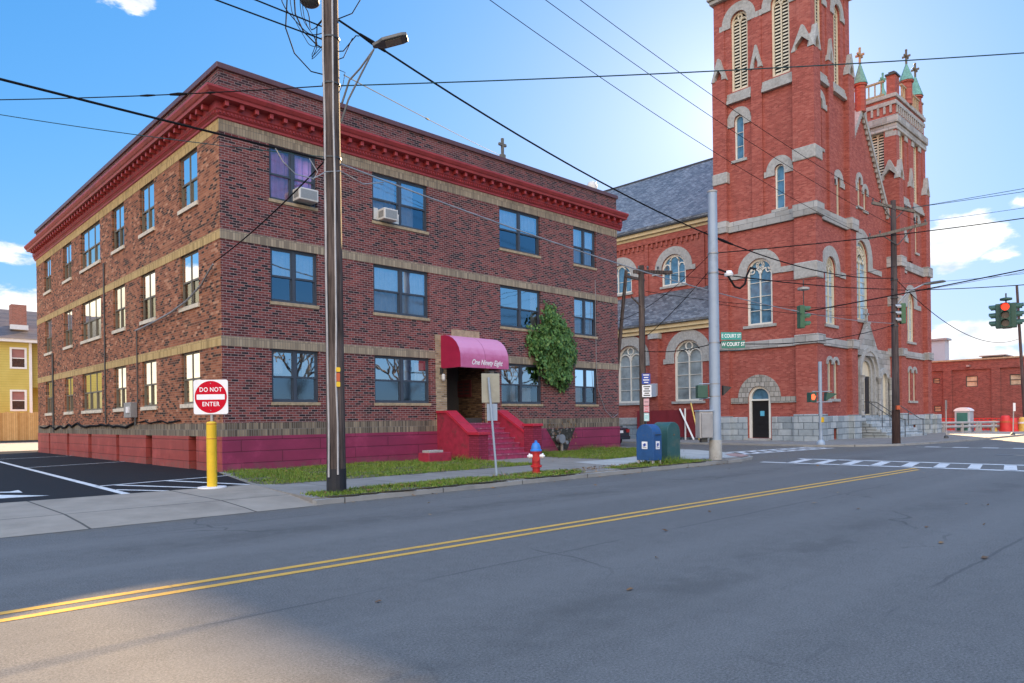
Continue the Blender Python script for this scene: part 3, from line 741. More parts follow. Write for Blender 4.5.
fc = {(0,0): (cv, full), (0,1): (cw, [(.03,.47,.3,.98),(.55,.8,.0,.98)]), (0,2): (cw, [(.03,.97,.62,.98)]), (0,3): (cw, full),
      (1,0): (cw, [(.03,.97,.5,.98)]), (1,1): (cw, full), (1,2): (cw, [(.85,.97,.02,.98)]), (1,3): (cw, [(.03,.42,.02,.98),(.7,.97,.02,.98)]),
      (2,0): (cw, [(.06,.30,.55,.98),(.72,.92,.45,.98)]), (2,1): (cw, [(.8,.97,.5,.9)]), (2,2): (cw, [(.03,.10,.02,.98),(.3,.42,.02,.98),(.60,.8,.02,.42)]), (2,3): (cp, [(.12,.42,.02,.98),(.6,.95,.45,.98)])}
for r, (z0, z1) in enumerate(rows):
    for c, (a, b) in enumerate(fcols):
        sash_window(PF, a, b, z0, z1, 2, M['win_frame'], M['glass_low'] if (r,c) == (0,0) else M['glass'], M['glass_low'] if (r,c) == (0,0) else M['glass_screen'], apt, fc[(r,c)], (M['sill_tan'], .10, .035, .03))
blind = plain('blind', c3(.62,.60,.50), .8, .06, 2.)
for r, (z0, z1) in enumerate(rows):
    for c, (a, b, n) in enumerate(wcols):
        rr = random.Random(r*10+c)
        sash_window(PW, a, b, z0, z1, n, M['win_taupe'], M['glass_side'], M['glass_side_screen'], apt, (blind, [(.02,.98,rr.choice((.05,.3,.5)),.98)]), (M['sill_pale'], .13, .06, .06), .07, .045, .03, .07, .01)
# broken vent cover hung in one slot
# entrance: alcove, tan surround, lintel, canopy, plaque, lamp, stairs
mb = MB(); xa, xb, ya, yb = 16.84, 18.75, Y0+.16, Y0+2.6
mb.quad((xa,ya,1.43),(xa,yb,1.43),(xa,yb,4.0),(xa,ya,4.0)); mb.quad((xb,ya,1.43),(xb,yb,1.43),(xb,yb,4.0),(xb,ya,4.0)); mb.quad((xa,yb,1.43),(xb,yb,1.43),(xb,yb,4.0),(xa,yb,4.0))
mb.build('alcove_wall', M['alcove_brick'], apt)
mb = MB(); mb.quad((xa,ya-.2,1.425),(xb,ya-.2,1.425),(xb,yb,1.425),(xa,yb,1.425)); mb.quad((xa,ya,3.94),(xb,ya,3.94),(xb,yb,3.94),(xa,yb,3.94)); mb.build('alcove_floor', M['maroon_step'], apt)
mb = MB(); mb.box(17.25,18.25,yb-.06,yb-.01,1.43,3.5); d = mb.build('entrance_door', M['door_dark'], apt); mb = MB(); mb.sphere((18.12,yb-.09,2.4),.04,6); mb.build('handle', M['bronze'], d)
mb = MB(); mb.box(16.33,16.84,Y0-.014,Y0,1.15,4.62); mb.box(18.75,19.25,Y0-.014,Y0,1.15,4.62)
mb.each('entrance_surround', M['tan_brick'], apt)
mb = MB(); mb.box(17.1,18.5,Y0-.02,Y0,4.66,4.98); mb.box(16.30,16.87,Y0-.03,Y0-.014,4.5,4.72); mb.build('entrance_lintel', M['sill_tan'], apt)
mb = MB(); mb.box(18.70,18.742,21.72,22.62,2.47,3.15); pq = mb.build('plaque', M['plaque'], apt, bevel=.01)
mb = MB()
for i in range(4):
    for j in range(2): mb.box(18.694,18.70, 21.82+j*.38, 22.12+j*.38, 2.58+i*.13, 2.64+i*.13)
mb.build('plaque_panel', M['black_print'], pq)
lp = MB(); lp.box(16.52,16.62,Y0-.1,Y0-.014,3.28,3.5); l1 = lp.build('wall_lamp', M['black_print'], apt)
lp = MB(); lp.lathe([(.05,0),(.07,.05),(.07,.2),(.03,.24)], 16.57, Y0-.16, 12, 3.02); lp.build('lamp_shade', M['white_plastic'], l1)
# canopy: quarter barrel
cvp = [(0,4.70),(.28,4.69),(.52,4.64),(.74,4.53),(.93,4.37),(1.06,4.18),(1.13,3.98),(1.15,3.80),(1.15,3.47)]
mb = MB(); xl, xr = 16.58, 18.97
for (d, z), (e, w) in zip(cvp[:-1], cvp[1:]):
    mb.quad((xl,Y0-d,z),(xr,Y0-d,z),(xr,Y0-e,w),(xl,Y0-e,w))
    mb.quad((xl,Y0-d+.012,z-.015),(xr,Y0-d+.012,z-.015),(xr,Y0-e+.012,w-.015),(xl,Y0-e+.012,w-.015))
can = mb.build('canopy', M['canopy'], apt)
mb = MB()
for x, e in ((xl,-.004),(xr,.004)):
    mb.add([(x+e,Y0-.02,3.47)] + [(x+e,Y0-max(d,.02),z) for d, z in cvp], [tuple(range(len(cvp)+1))])
mb.each('side_panel', M['canopy_side'], can)
mb = MB(); mb.tube([(xl+.02,Y0-.03,3.48),(xl+.02,Y0-1.13,3.48),(xr-.02,Y0-1.13,3.48),(xr-.02,Y0-.03,3.48)], .015, 6); mb.build('canopy_frame', M['galv'], can)
text_mesh('lettering', 'One Ninety Eight', .27, M['sign_white'], can, frame_matrix((17.86,Y0-1.156,3.66),(1,0,0),(0,0,1)) @ Matrix.Scale(.80,4,(1,0,0)), .002, .35, .004)
# stairs
st = MB(); nst = 7; rise = (1.43-.125)/nst; yb0 = 18.62; run = .27
for i in range(nst): st.box(16.75, 18.88, yb0+run*i, Y0, .0 if i == 0 else .125+rise*i-.0, .125+rise*(i+1))
stairs = st.build('staircase', M['maroon_step'], apt, bevel=.012)
st = MB()
for i in range(nst): st.box(16.75, 18.88, yb0+run*i-.025, yb0+run*i+.05, .125+rise*(i+1)-.045, .125+rise*(i+1)+.004)
st.build('step_nosing', plain('nosing', c3(.30,.06,.12), .6, .3, 7., dirt=c3(.45,.38,.36), dscale=7.), stairs)
def cheek(xa, xb, ztop, zlow, ypa, ypb, ptop):
    w = MB(); w.prism([(xa,ypb,0),(xa,Y0-.03,0),(xa,Y0-.03,ztop-.09),(xa,20.35,ztop-.09),(xa,ypb,zlow-.09)], (xb-xa,0,0))
    o = w.build('cheek_wall', M['maroon_plain'], apt)
    w = MB(); e = .045
    w.prism([(xa-e,Y0-.03,ztop-.09),(xa-e,20.35,ztop-.09),(xa-e,ypb,zlow-.09),(xa-e,ypb,zlow),(xa-e,20.33,ztop),(xa-e,Y0-.03,ztop)], (xb-xa+2*e,0,0)); w.build('cap', M['maroon_cap'], o)
    w = MB(); w.box(xa-.02,xb+.02,ypa,ypb,0,ptop-.10); q = w.build('pier', brick('pier_maroon'+str(int(xa)), [(0., c3(.20,.02,.05)), (1., c3(.27,.03,.07))], c3(.16,.015,.035), stain=.12), o)
    w = MB(); w.box(xa-.07,xb+.07,ypa-.05,ypb+.05,ptop-.10,ptop); w.build('pier_cap', M['maroon_cap'], o, bevel=.012)
cheek(16.35, 16.75, 1.90, 1.10, 18.58, 19.1, 1.12)
cheek(18.88, 19.28, 1.92, 1.14, 18.42, 18.9, 1.38)

# things fixed to or standing against the apartment building
def ac(px, z, label, w=.66, side=True):
    t = thing('air_conditioner', label, 'air conditioner', (px, Y0-.15, z), 'window air conditioners')
    b = MB(); b.box(px-w/2, px+w/2, Y0-.36, Y0+.12, z, z+.38); o = b.build('casing', M['white_plastic'], t, bevel=.02)
    g = MB(); g.box(px-w/2+.05, px+w/2-.05, Y0-.366, Y0-.36, z+.05, z+.33); g.build('grille', M['grille'], t)
    g = MB()
    for k in range(5): g.box(px-w/2-.004, px-w/2, Y0-.28+k*.06, Y0-.25+k*.06, z+.08, z+.3)
    g.build('side_vent', M['black_print'], t)
    return t
ac(11.12, 8.53, 'white window air conditioner in the purple curtained top window')
a2 = ac(14.22, 8.50, 'smaller white air conditioner with white filler panels, in the top window right of the pole', .56)
b = MB(); b.box(13.76,13.93,Y0+.03,Y0+.06,8.52,8.92); b.box(14.51,14.80,Y0+.03,Y0+.06,8.52,8.86); b.each('filler_panel', M['white_plastic'], a2)
eb = thing('electrical_box', 'grey electrical meter box on the brick side wall facing the parking lot', 'electrical box', (8.25, 29.1, 1.82))
b = MB(); b.box(8.18,8.43,28.72,29.5,1.80,2.36); b.build('cabinet', M['galv'], eb, bevel=.015)
b = MB(); b.box(8.12,8.18,28.8,29.05,1.98,2.2); b.build('meter', M['sign_white'], eb)
b = MB(); b.tube([(8.36,28.75,1.8),(8.36,28.75,1.5)], .04, 8); b.tube([(8.4,28.6,2.36),(8.4,28.6,5.0)], .022, 6); b.build('conduit', M['steel_dark'], eb)
def wall_cable(name, label, pts, r, m=None):
    b = MB(); b.tube(pts, r, 6); o = b.build(name, m or M['wire_black'], None, smooth=True); tag(o, label, 'cable'); return rebase(o)
wr = random.Random(4); wig = [(8.40, 29+i*.55, 1.60+wr.gauss(0,.05)-.16*abs(math.sin(i*.37+.4*math.sin(i)))) for i in range(30)]
wall_cable('wall_cable', 'black cable bundle sagging along the base course of the side wall', wig, .045)
wall_cable('wall_cable', 'thin dark cable fixed along the side wall near the yellow bollard', [(8.41,28.5-i*.6,1.62+.05*math.sin(i*2.1)) for i in range(8)], .025)
wall_cable('wall_cable', 'pale service cable draped across the side wall under the middle windows', [(8.36,21.3,6.25),(8.34,22.2,5.75),(8.33,23.4,5.42),(8.33,24.8,5.22),(8.33,26.4,5.1),(8.34,27.8,5.02),(8.36,28.6,5.0)], .03, M['wire_grey'])
wall_cable('drain_pipe', 'thin dark pipe running up the side wall beside the triple windows', [(8.41,32.8,1.6),(8.41,32.8,8.2)], .03, M['steel_dark'])['category'] = 'pipe'
wall_cable('drain_pipe', 'dark pipe at the far end of the side wall by the last windows', [(8.41,42.0,1.2),(8.41,42.0,5.2)], .05, M['steel_dark'])['category'] = 'pipe'
wall_cable('wall_cable', 'thin pale cable hanging down the front wall right of the ivy', [(25.62,Y0-.03,7.9),(25.62,Y0-.03,4.0),(25.7,Y0-.04,2.9),(26.2,Y0-.06,1.9),(26.75,Y0-.05,1.55),(27.2,Y0-.03,1.75)], .012, M['wire_grey'])
# fire department connection with its patch of unpainted wall and dead creeper
fd = thing('fire_connection', 'grey fire department hose connection on a bare patch of the maroon base', 'fire connection', (23.15, Y0-.1, .1))
b = MB(); b.add([(22.2,Y0-.034,1.14),(23.0,Y0-.034,.13),(23.5,Y0-.034,.13),(24.1,Y0-.034,1.14)], [(0,1,2,3)]); b.build('bare_patch', plain('bare_patch', c3(.035,.035,.03), .9, .5, 6., dirt=c3(.62,.56,.53), dscale=5.), fd)
b = MB(); b.tube([(23.05,Y0-.16,.13),(23.05,Y0-.16,.62),(23.05,Y0-.02,.62)], .06, 10); b.build('pipe', M['galv_dirty'], fd)
b = MB(); b.lathe([(.20,0),(.20,.05),(.13,.06),(.13,.16),(.16,.16),(.16,.24),(.04,.26)], 22.85, Y0-.38, 16, .68, 'y'); b.lathe([(.08,0),(.09,.12),(.05,.16)], 23.12, Y0-.42, 12, .52, 'y'); b.build('inlet', M['galv'], fd, smooth=True)
lf = MB(); rr = random.Random(3)
for i in range(70):
    x = rr.uniform(22.3,24.1); z = rr.uniform(.15,1.5); y = Y0-.05-rr.random()*.12
    if rr.random() < .35 + .4*abs(x-23.1): pass
    elif z < .4: continue
    s = rr.uniform(.03,.07); a = rr.uniform(0,PI); ca, sa = math.cos(a)*s, math.sin(a)*s
    lf.add([(x-ca,y,z-sa),(x+sa*.6,y-.02,z-ca*.6),(x+ca,y-.01,z+sa),(x-sa*.6,y-.03,z+ca*.6)], [(0,1,2,3)])
cr = lf.build('dead_creeper', M['dead_leaf'], fd, recalc=False)
# brick planter by the stairs
pl = thing('brick_planter', 'low red brick planter box with a stone slab on the lawn left of the stairs', 'planter', (15.0, 19.5, .1))
b = MB(); b.box(14.75,15.75,19.35,19.95,.08,.44); b.build('box', M['maroon_plain'], pl, bevel=.02)
b = MB(); b.box(14.85,15.45,19.45,19.85,.44,.52); b.build('slab', M['stone_arch'], pl, bevel=.01)
# ivy
iv = thing('wall_ivy', 'dense green ivy clump growing on the front wall between two windows', 'ivy', (22.7, Y0-.1, 2.85))
poly = [(22.45,6.45),(22.62,6.1),(22.85,6.15),(22.95,5.85),(23.3,5.75),(23.45,5.45),(23.8,5.35),(23.85,5.05),(24.1,4.9),(23.95,4.5),(24.0,4.1),(23.8,3.9),(23.75,3.5),(23.5,3.4),(23.4,2.95),(23.2,2.7),(23.0,3.0),(22.7,2.95),(22.5,3.15),(22.15,3.1),(22.0,3.4),(21.75,3.5),(21.7,3.95),(21.4,4.2),(21.2,4.5),(21.05,4.95),(21.4,5.05),(21.25,5.5),(21.6,5.3),(21.85,5.45),(21.9,5.85),(22.15,5.9),(22.2,6.25)]
def inside(x, z, P):
    c = False; j = len(P)-1
    for i in range(len(P)):
        if (P[i][1] > z) != (P[j][1] > z) and x < (P[j][0]-P[i][0])*(z-P[i][1])/(P[j][1]-P[i][1])+P[i][0]: c = not c
        j = i
    return c
rr = random.Random(11); b = MB(); n = 0
cl = [(rr.uniform(21.3,24), rr.uniform(2.9,6.2), rr.uniform(.25,.5)) for _ in range(26)]
while n < 3600:
    x = rr.uniform(20.9,24.4); z = rr.uniform(2.6,6.6)
    xj, zj = x + rr.gauss(0,.12), z + rr.gauss(0,.13)
    if not inside(xj, zj, poly): continue
    cx, cz = 22.65, 4.6
    dep = .30*max(0, 1-((x-cx)/1.5)**2-((z-cz)/2.)**2) + .06
    for (px, pz, pr) in cl:
        q = 1-((x-px)**2+(z-pz)**2)/pr**2
        if q > 0: dep = max(dep, dep*.8 + .22*q)
    y = Y0 - .03 - dep*(1-rr.random()**2.2)
    s = rr.uniform(.05,.10)
    nrm = Vector((rr.gauss(0,.5), -1, rr.gauss(.35,.5))).normalized(); t = nrm.cross(Vector((rr.gauss(0,.4),rr.gauss(0,.3),1))).normalized(); w = nrm.cross(t)
    c = Vector((x, y, z))
    b.add([c-w*s*1.1, c+t*s*.7-w*s*.1, c+w*s*1.1-nrm*s*.25, c-t*s*.7-w*s*.1], [(0,1,2,3)]); n += 1
b.build('foliage', M['ivy'], iv, recalc=False)
b = MB()
for k in range(3):
    x = 22.6+k*.2; pts = [(x,Y0-.02,2.75)]
    for q in range(1,6): pts.append((x+rr.uniform(-.12,.12)*q*.5, Y0-.03, 2.75+q*.5))
    b.tube(pts, .010, 5)
b.build('stem', M['pole_wood_warm'], iv)
# roof pieces
rc = thing('stone_cross', 'small grey stone cross on a pedestal showing above the apartment roof', 'cross', (20.06, 21.12, 12.12))
b = MB(); b.box(19.90,20.22,21.02,21.24,12.12,12.18); b.box(19.95,20.17,21.05,21.21,12.18,12.34); b.build('pedestal', M['cross_stone'], rc, bevel=.01)
b = MB(); b.box(20.01,20.11,21.08,21.18,12.34,13.0); b.box(19.86,20.26,21.085,21.175,12.68,12.79); b.build('cross_arms', M['cross_stone'], rc, bevel=.012)
rv = thing('roof_vent', 'pale domed roof vent on the right end of the apartment roof', 'roof vent', (26.79, 22.0, 11.45))
b = MB(); b.lathe([(.15,0),(.15,1.05)], 26.79, 22.0, 14, 11.45); b.build('pipe', M['white_plastic'], rv)
b = MB(); b.lathe([(.15,0),(.24,.02),(.26,.2),(.2,.38),(.05,.46)], 26.79, 22.0, 16, 12.5); b.build('cowl', M['white_plastic'], rv, smooth=True)

# ------------------------------------------------------------------ church
ch = thing('church', 'red brick church with twin towers, grey slate roof and grey stone trim', 'church', (50, 30, .1))
CB, CS, SA = M['brick_church'], M['stone'], M['stone_arch']
def subdiv_arc(uc, r, zs, k, n=14): return [(uc + r*math.cos(PI*i/n), zs + r*k*math.sin(PI*i/n)) for i in range(n+1)]
def arch_window(P, uc, w, z0, zt, style='plain', k=1., hood=.3, legs=.0, glass=None, rec=.16, sillw=None, ears=None, name='window', frame=None, hood_d=.07):
    """arched opening: cream frame + tracery (part), pane, stone hood and sill (sub-parts); returns the hole outline"""
    frame = frame or M['cream']; glass = glass or M['church_glass']
    r = w/2; zs = zt - r*k; t = min(.13, w*.14)
    o = arch(uc, w, z0, zt, 14, k); i_ = arch(uc, w-2*t, z0+t, zt-t, 14, k)
    fr = MB(); n = len(o)
    for a in range(n):
        b = (a+1) % n
        A, B, C, D = o[a], o[b], i_[b], i_[a]
        fr.quad(P(A[0],-rec+.07,A[1]),P(B[0],-rec+.07,B[1]),P(C[0],-rec+.07,C[1]),P(D[0],-rec+.07,D[1]))
        fr.quad(P(D[0],-rec+.07,D[1]),P(C[0],-rec+.07,C[1]),P(C[0],-rec-.03,C[1]),P(D[0],-rec-.03,D[1]))
    bar = lambda u0,u1,za,zb: fr.pbox(P, u0, u1, -rec-.02, -rec+.06, za, zb)
    def ring(u, z, ro, ri, n=16):
        A = [(u+ro*math.cos(2*PI*q/n), z+ro*math.sin(2*PI*q/n)) for q in range(n+1)]; B = [(u+ri*math.cos(2*PI*q/n), z+ri*math.sin(2*PI*q/n)) for q in range(n+1)]
        ringface(fr, P, A, B, -rec-.02, -rec+.06)
    wi = w - 2*t; m = t*.55
    if style in ('two', 'two_rose', 'louvre'):
        sw = (wi - m)/2
        zsub = zs + (.0 if style != 'two_rose' else -.1)
        if style == 'louvre': zsub = zs - .05
        bar(uc-m/2, uc+m/2, z0+t, zsub+sw*.55)
        for sgn in (-1, 1):
            c = uc + sgn*(m/2+sw/2); nn = 10
            A = [(c+(sw/2+.02)*math.cos(PI*q/nn), zsub+(sw/2+.02)*math.sin(PI*q/nn)) for q in range(nn+1)]; B = [(c+(sw/2-m*.6)*math.cos(PI*q/nn), zsub+(sw/2-m*.6)*math.sin(PI*q/nn)) for q in range(nn+1)]
            ringface(fr, P, A, B, -rec-.02, -rec+.06)
        rr_ = min(wi*.30, (zt-t-zsub-sw*.45)/2)
        zc = zt - t - rr_*1.05
        ring(uc, zc, rr_+.02, rr_-m*.6 if style != 'louvre' else rr_*.55)
        if style == 'two_rose':
            for q in range(8):
                a = 2*PI*q/8+.2; ring(uc+rr_*.72*math.cos(a), zc+rr_*.72*math.sin(a), rr_*.30, rr_*.20, 8)
            for sgn in (-1, 1): ring(uc+sgn*wi*.37, zs+wi*.06, wi*.12, wi*.08, 10)
    elif style == 'triple':
        sw = (wi-2*m)/3.; cw_ = wi*.40
        for sgn in (-1, 1): bar(uc+sgn*cw_/2-m/2, uc+sgn*cw_/2+m/2, z0+t, zt-t-cw_*.35)
        A = [(uc+(cw_/2+m/2)*math.cos(PI*q/10), zt-t-cw_/2-.02+(cw_/2+m/2)*math.sin(PI*q/10)) for q in range(11)]; B = [(uc+(cw_/2-m/2)*math.cos(PI*q/10), zt-t-cw_/2-.02+(cw_/2-m/2)*math.sin(PI*q/10)) for q in range(11)]
        ringface(fr, P, A, B, -rec-.02, -rec+.06)
        for sgn in (-1, 1):
            c = uc+sgn*(cw_/2+(wi-cw_)/4); rs = (wi-cw_)/4; zz = zs+.12
            A = [(c+rs*math.cos(PI*q/8), zz+rs*math.sin(PI*q/8)) for q in range(9)]; B = [(c+(rs-m)*math.cos(PI*q/8), zz+(rs-m)*math.sin(PI*q/8)) for q in range(9)]
            ringface(fr, P, A, B, -rec-.02, -rec+.06)
    elif style == 'grid':
        bar(uc-m/2, uc+m/2, z0+t, zs)
        for q in range(6):
            a = PI*(q+.5)/6; ring(uc+wi*.31*math.cos(a), zs+wi*.31*math.sin(a), wi*.17, wi*.12, 12)
        ring(uc, zs+wi*.05, wi*.16, wi*.11, 12)
    if style in ('two', 'two_rose', 'plain2', 'triple', 'grid'):
        q = z0 + t + .75
        while q < zs: fr.pbox(P, uc-wi/2, uc+wi/2, -rec-.01, -rec+.02, q, q+.03); q += .85
    f = fr.build(name, frame, ch)
    pn = MB(); q = arch(uc, w-t, z0+t*.5, zt-t*.5, 14, k)
    pn.add([P(a, -rec-.02, b) for a, b in q], [tuple(range(len(q)))])
    pn.build('pane', M['louvre_dark'] if style == 'louvre' else glass, f)
    if style == 'louvre':
        lv = MB(); sw = (wi-m)/2
        for sgn in (-1, 1):
            c = uc + sgn*(m/2+sw/2); z = z0+t
            while z < zs+sw*.2:
                hw = sw/2*.86
                lv.add([P(c-hw,-rec+.03,z),P(c+hw,-rec+.03,z),P(c+hw,-rec-.015,z+.11),P(c-hw,-rec-.015,z+.11)], [(0,1,2,3)]); z += .20
        lv.build('louvre', M['cream'], f)
    if hood:
        h = MB(); n = 16
        A = [(uc+r+.0, zs-legs)] + subdiv_arc(uc, r+.0, zs, k, n) + [(uc-r, zs-legs)]
        B = [(uc+r+hood, zs-legs)] + subdiv_arc(uc, r+hood, zs, (r*k+hood)/(r+hood), n) + [(uc-r-hood, zs-legs)]
        ringface(h, P, A, B, -.02, hood_d)
        if ears:
            h.pbox(P, uc-ears[0], uc-r-hood, -.02, hood_d, zs-legs-.02, zs-legs+.32); h.pbox(P, uc+r+hood, uc+ears[1], -.02, hood_d, zs-legs-.02, zs-legs+.32)
        h.build('arch_stone', SA, f)
    if sillw is not None:
        s = MB(); s.pbox(P, uc-r-sillw, uc+r+sillw, -.1, .10, z0-.16, z0); s.build('sill', SA, f)
    return o
def gablet(P, uc, w, z0, z1, d):
    """small stone gable capping a buttress"""
    g = MB(); h = z1-z0
    g.prism([P(uc-w/2-.06,-.02,z0), P(uc-w/2+.20,-.02,z0), P(uc-w/2+.20,-.02,z0+h*.22), P(uc,-.02,z0+h*.52), P(uc+w/2-.20,-.02,z0+h*.22), P(uc+w/2-.20,-.02,z0), P(uc+w/2+.06,-.02,z0), P(uc+.05,-.02,z1), P(uc-.05,-.02,z1)],
            Vector(P(0,d+.05,0))-Vector(P(0,-.02,0)))
    return g
def tower(xa, xb, ya, yb, ztop, dz, left):
    """one tower; dz lowers everything above the first belt on the shorter tower"""
    L, F = west(xa), front(ya)
    hl, hf = [], []
    cy = (ya+yb)/2; w = MB()
    mx = (lambda x: x) if left else (lambda x: xa + xb - x)
    # left tower windows by measured positions; the right one mirrors the front and repeats the side
    oy = ya - 17.4; ox = xa - 40.9
    X = lambda x: mx(x + ox*1.0) if not left else x
    if left:
        hl.append(arch_window(L, 20.66, 1.62, 7.06, 11.09, 'two_rose', 1., .56, .25, ears=(3.2, 2.3), sillw=.25, glass=M['church_glass'], frame=M['cream_white']))
    if left:
        hl.append(arch_window(L, 21.85, .62, 17.39, 20.14, 'plain2', 1., .48, .35, ears=(1.15,.95), sillw=.2, frame=M['cream_white']))
        hl.append(arch_window(L, 19.30, .60, 13.79, 16.43, 'plain2', 1., .50, .30, ears=(1.2,.95), sillw=.2, frame=M['cream_white']))
    zb = 21.68 - dz
    for c in ((21.78, 19.16) if left else (18.62+oy, 22.0+oy)):
        hl.append(arch_window(L, c, 1.12, zb, zb+4.85, 'louvre', 1., .55, .3, ears=(1.3,1.3), rec=.2))
    sx = 1. if left else (xb-xa)/5.6
    fx = lambda u: xa + (u-40.9)*sx
    for c in (42.05, 44.72): hf.append(arch_window(F, fx(c), .98, zb, zb+4.85, 'louvre', 1., .5, .3, ears=(1.1,1.1), rec=.2))
    a, b = ((42.1, 17.14, 20.1), (44.62, 13.4, 16.0)) if left else ((44.62, 13.6, 16.4), (42.1, 11.9, 14.6))
    for c, z0, z1 in (a, b): hf.append(arch_window(F, fx(c), .50, z0, z1, 'plain2', 1., .45, .3, ears=(.5,.9), sillw=.18))
    wz = (6.92, 11.0) if left else (6.84, 10.4)
    hf.append(arch_window(F, fx(43.3), 1.45, wz[0], wz[1], 'two_rose' if left else 'two', 1., .62, .35, ears=(1.9,2.2), sillw=.2, glass=M['church_glass_pale']))
    for c in (42.98, 43.88): hf.append(arch_window(F, fx(c), .56, 2.52, 4.85, 'plain', 1., .20, .0, sillw=.18))
    hf.append(rect(fx(43.25), fx(43.8), .15, .75))
    if left:
        hl.append(arch(20.75, 1.42, .22, 3.38, 14))
    wall_face(w, L, rect(ya, yb, -.1, ztop), hl, .25); wall_face(w, F, rect(xa, xb, -.1, ztop), hf, .25)
    w.quad((xb,ya,-.1),(xb,yb,-.1),(xb,yb,ztop),(xb,ya,ztop)); w.quad((xa,yb,-.1),(xb,yb,-.1),(xb,yb,ztop),(xa,yb,ztop)); w.quad((xa,ya,ztop),(xb,ya,ztop),(xb,yb,ztop),(xa,yb,ztop))
    zc = 22.6 - dz
    # corner piers and pilasters; narrower above their stone gablets
    for (a0, a1, b0, b1) in ((xa-.30, xa+.62, ya-.30, ya+.95), (xb-.85, xb+.1, ya-.30, ya+.05), (xa-.30, xa+.05, yb-.85, yb+.05)):
        w.box(a0, a1, b0, b1, -.1, zc)
    for (a0, a1, b0, b1) in ((xa-.06, xa+.5, ya-.06, ya+.75), (xb-.7, xb+.02, ya-.06, ya+.05), (xa-.06, xa+.05, yb-.7, yb+.02)):
        w.box(a0, a1, b0, b1, zc, ztop)
    mid = 20.63 if left else cy+.1
    midx = fx(43.35)
    w.box(xa-.16, xa+.02, mid-.34, mid+.34, 13.6-dz*.2, zc); w.box(midx-.34, midx+.34, ya-.16, ya+.02, 13.6-dz*.2, zc)
    w.box(xa-.06, xa+.02, mid-.30, mid+.30, zc, ztop); w.box(midx-.30, midx+.30, ya-.06, ya+.02, zc, ztop)
    tw = w.build('tower_wall', CB, ch)
    bw_ = MB(); bw_.pbox(F, fx(43.25), fx(43.8), -.22, -.2, .15, .75); bw_.build('basement_window', M['louvre_dark'], tw)
    s = MB()
    for P_, u, wd, d in ((L, ya+.33, 1.2, .30), (L, yb-.40, .86, .30), (L, mid, .66, .16), (F, xa+.16, .9, .30), (F, xb-.38, .9, .30), (F, midx, .66, .16)):
        g = gablet(P_, u, wd, zc-.06, zc+1.32, d); g.build('buttress_cap', SA, tw)
    if left:
        s = MB(); s.box(xa-.36, xa+.05, yb-.92, yb+.1, 16.05, 16.75); s.box(xa-.36, xa+.68, ya-.36, ya+1.0, 16.2, 16.95); s.each('corner_stone', SA, tw, bevel=.05)
    def belt(name, z0, z1, d, m=CS):
        s = MB()
        s.box(xa-d, xa, ya+.95, yb-.85, z0, z1); s.box(xa+.62, xb-.85, ya-d, ya, z0, z1)
        s.box(xa-.30-d, xa+.62+.03, ya-.30-d, ya+.95+.03, z0+.02, z1+.10); s.box(xb-.85-.03, xb+.1+d, ya-.30-d, ya, z0+.02, z1+.10); s.box(xa-.30-d, xa, yb-.88, yb+.05+d, z0+.02, z1+.10)
        s.each(name, m, tw, bevel=.03)
    za = 12.95 if left else 11.95
    belt('stone_belt', za, za+.66, .14); belt('stone_belt', 5.62, 6.10, .12)
    s = MB()                                            # stone blocks on the corner pier
    s.box(xa-.36, xa+.66, ya-.36, ya+1.0, 9.4 if left else 9.2, 10.35 if left else 9.9)
    s.build('corner_stone', SA, tw, bevel=.06)
    s = MB(); z0 = zb - .75
    for k in range(3):
        q = .22 - k*.06
        s.box(xa-q, xa, ya+.97, mid-.36, z0+k*.22, z0+k*.22+.2); s.box(xa-q, xa, mid+.36, yb-.87, z0+k*.22, z0+k*.22+.2)
        s.box(xa+.64, midx-.36, ya-q, ya, z0+k*.22, z0+k*.22+.2); s.box(midx+.36, xb-.87, ya-q, ya, z0+k*.22, z0+k*.22+.2)
    s.each('belfry_sill', SA, tw)
    s = MB()                                            # rock-faced base
    s.box(xa-.12, xa, ya+.95, 19.95 if left else yb-.85, -.1, 1.5)
    if left: s.box(xa-.12, xa, 21.52, yb-.85, -.1, 1.5)
    s.box(xa+.62, fx(43.25), ya-.12, ya, -.1, 1.5); s.box(fx(43.8), xb-.85, ya-.12, ya, -.1, 1.5); s.box(fx(43.25), fx(43.8), ya-.12, ya, .75, 1.5)
    s.box(xa-.44, xa+.74, ya-.44, ya+1.08, -.1, 1.62); s.box(xb-.95, xb+.24, ya-.44, ya, -.1, 1.55); s.box(xa-.44, xa, yb-.97, yb+.15, -.1, 1.55)
    s.each('stone_base', M['stone_base'], tw, bevel=.035)
    return tw, fx
tw1, fx1 = tower(40.9, 46.5, 17.4, 23.45, 28.2, 0., True)
tw2, fx2 = tower(54.9, 61.3, 17.4, 23.9, 22.6, 4.35, False)
s = MB(); s.box(40.9-.3, 46.5+.2, 17.4-.3, 23.45+.2, 27.5, 27.75); s.box(40.9-.42, 46.5+.32, 17.4-.42, 23.45+.32, 27.75, 28.2); s.build('cornice', CS, tw1, bevel=.05)
s = MB()
s.add([(40.9,17.4,28.2),(46.5,17.4,28.2),(46.5,23.45,28.2),(40.9,23.45,28.2),(43.7,20.4,36.)], [(0,1,4),(1,2,4),(2,3,4),(3,0,4)]); s.build('spire', M['slate'], tw1)
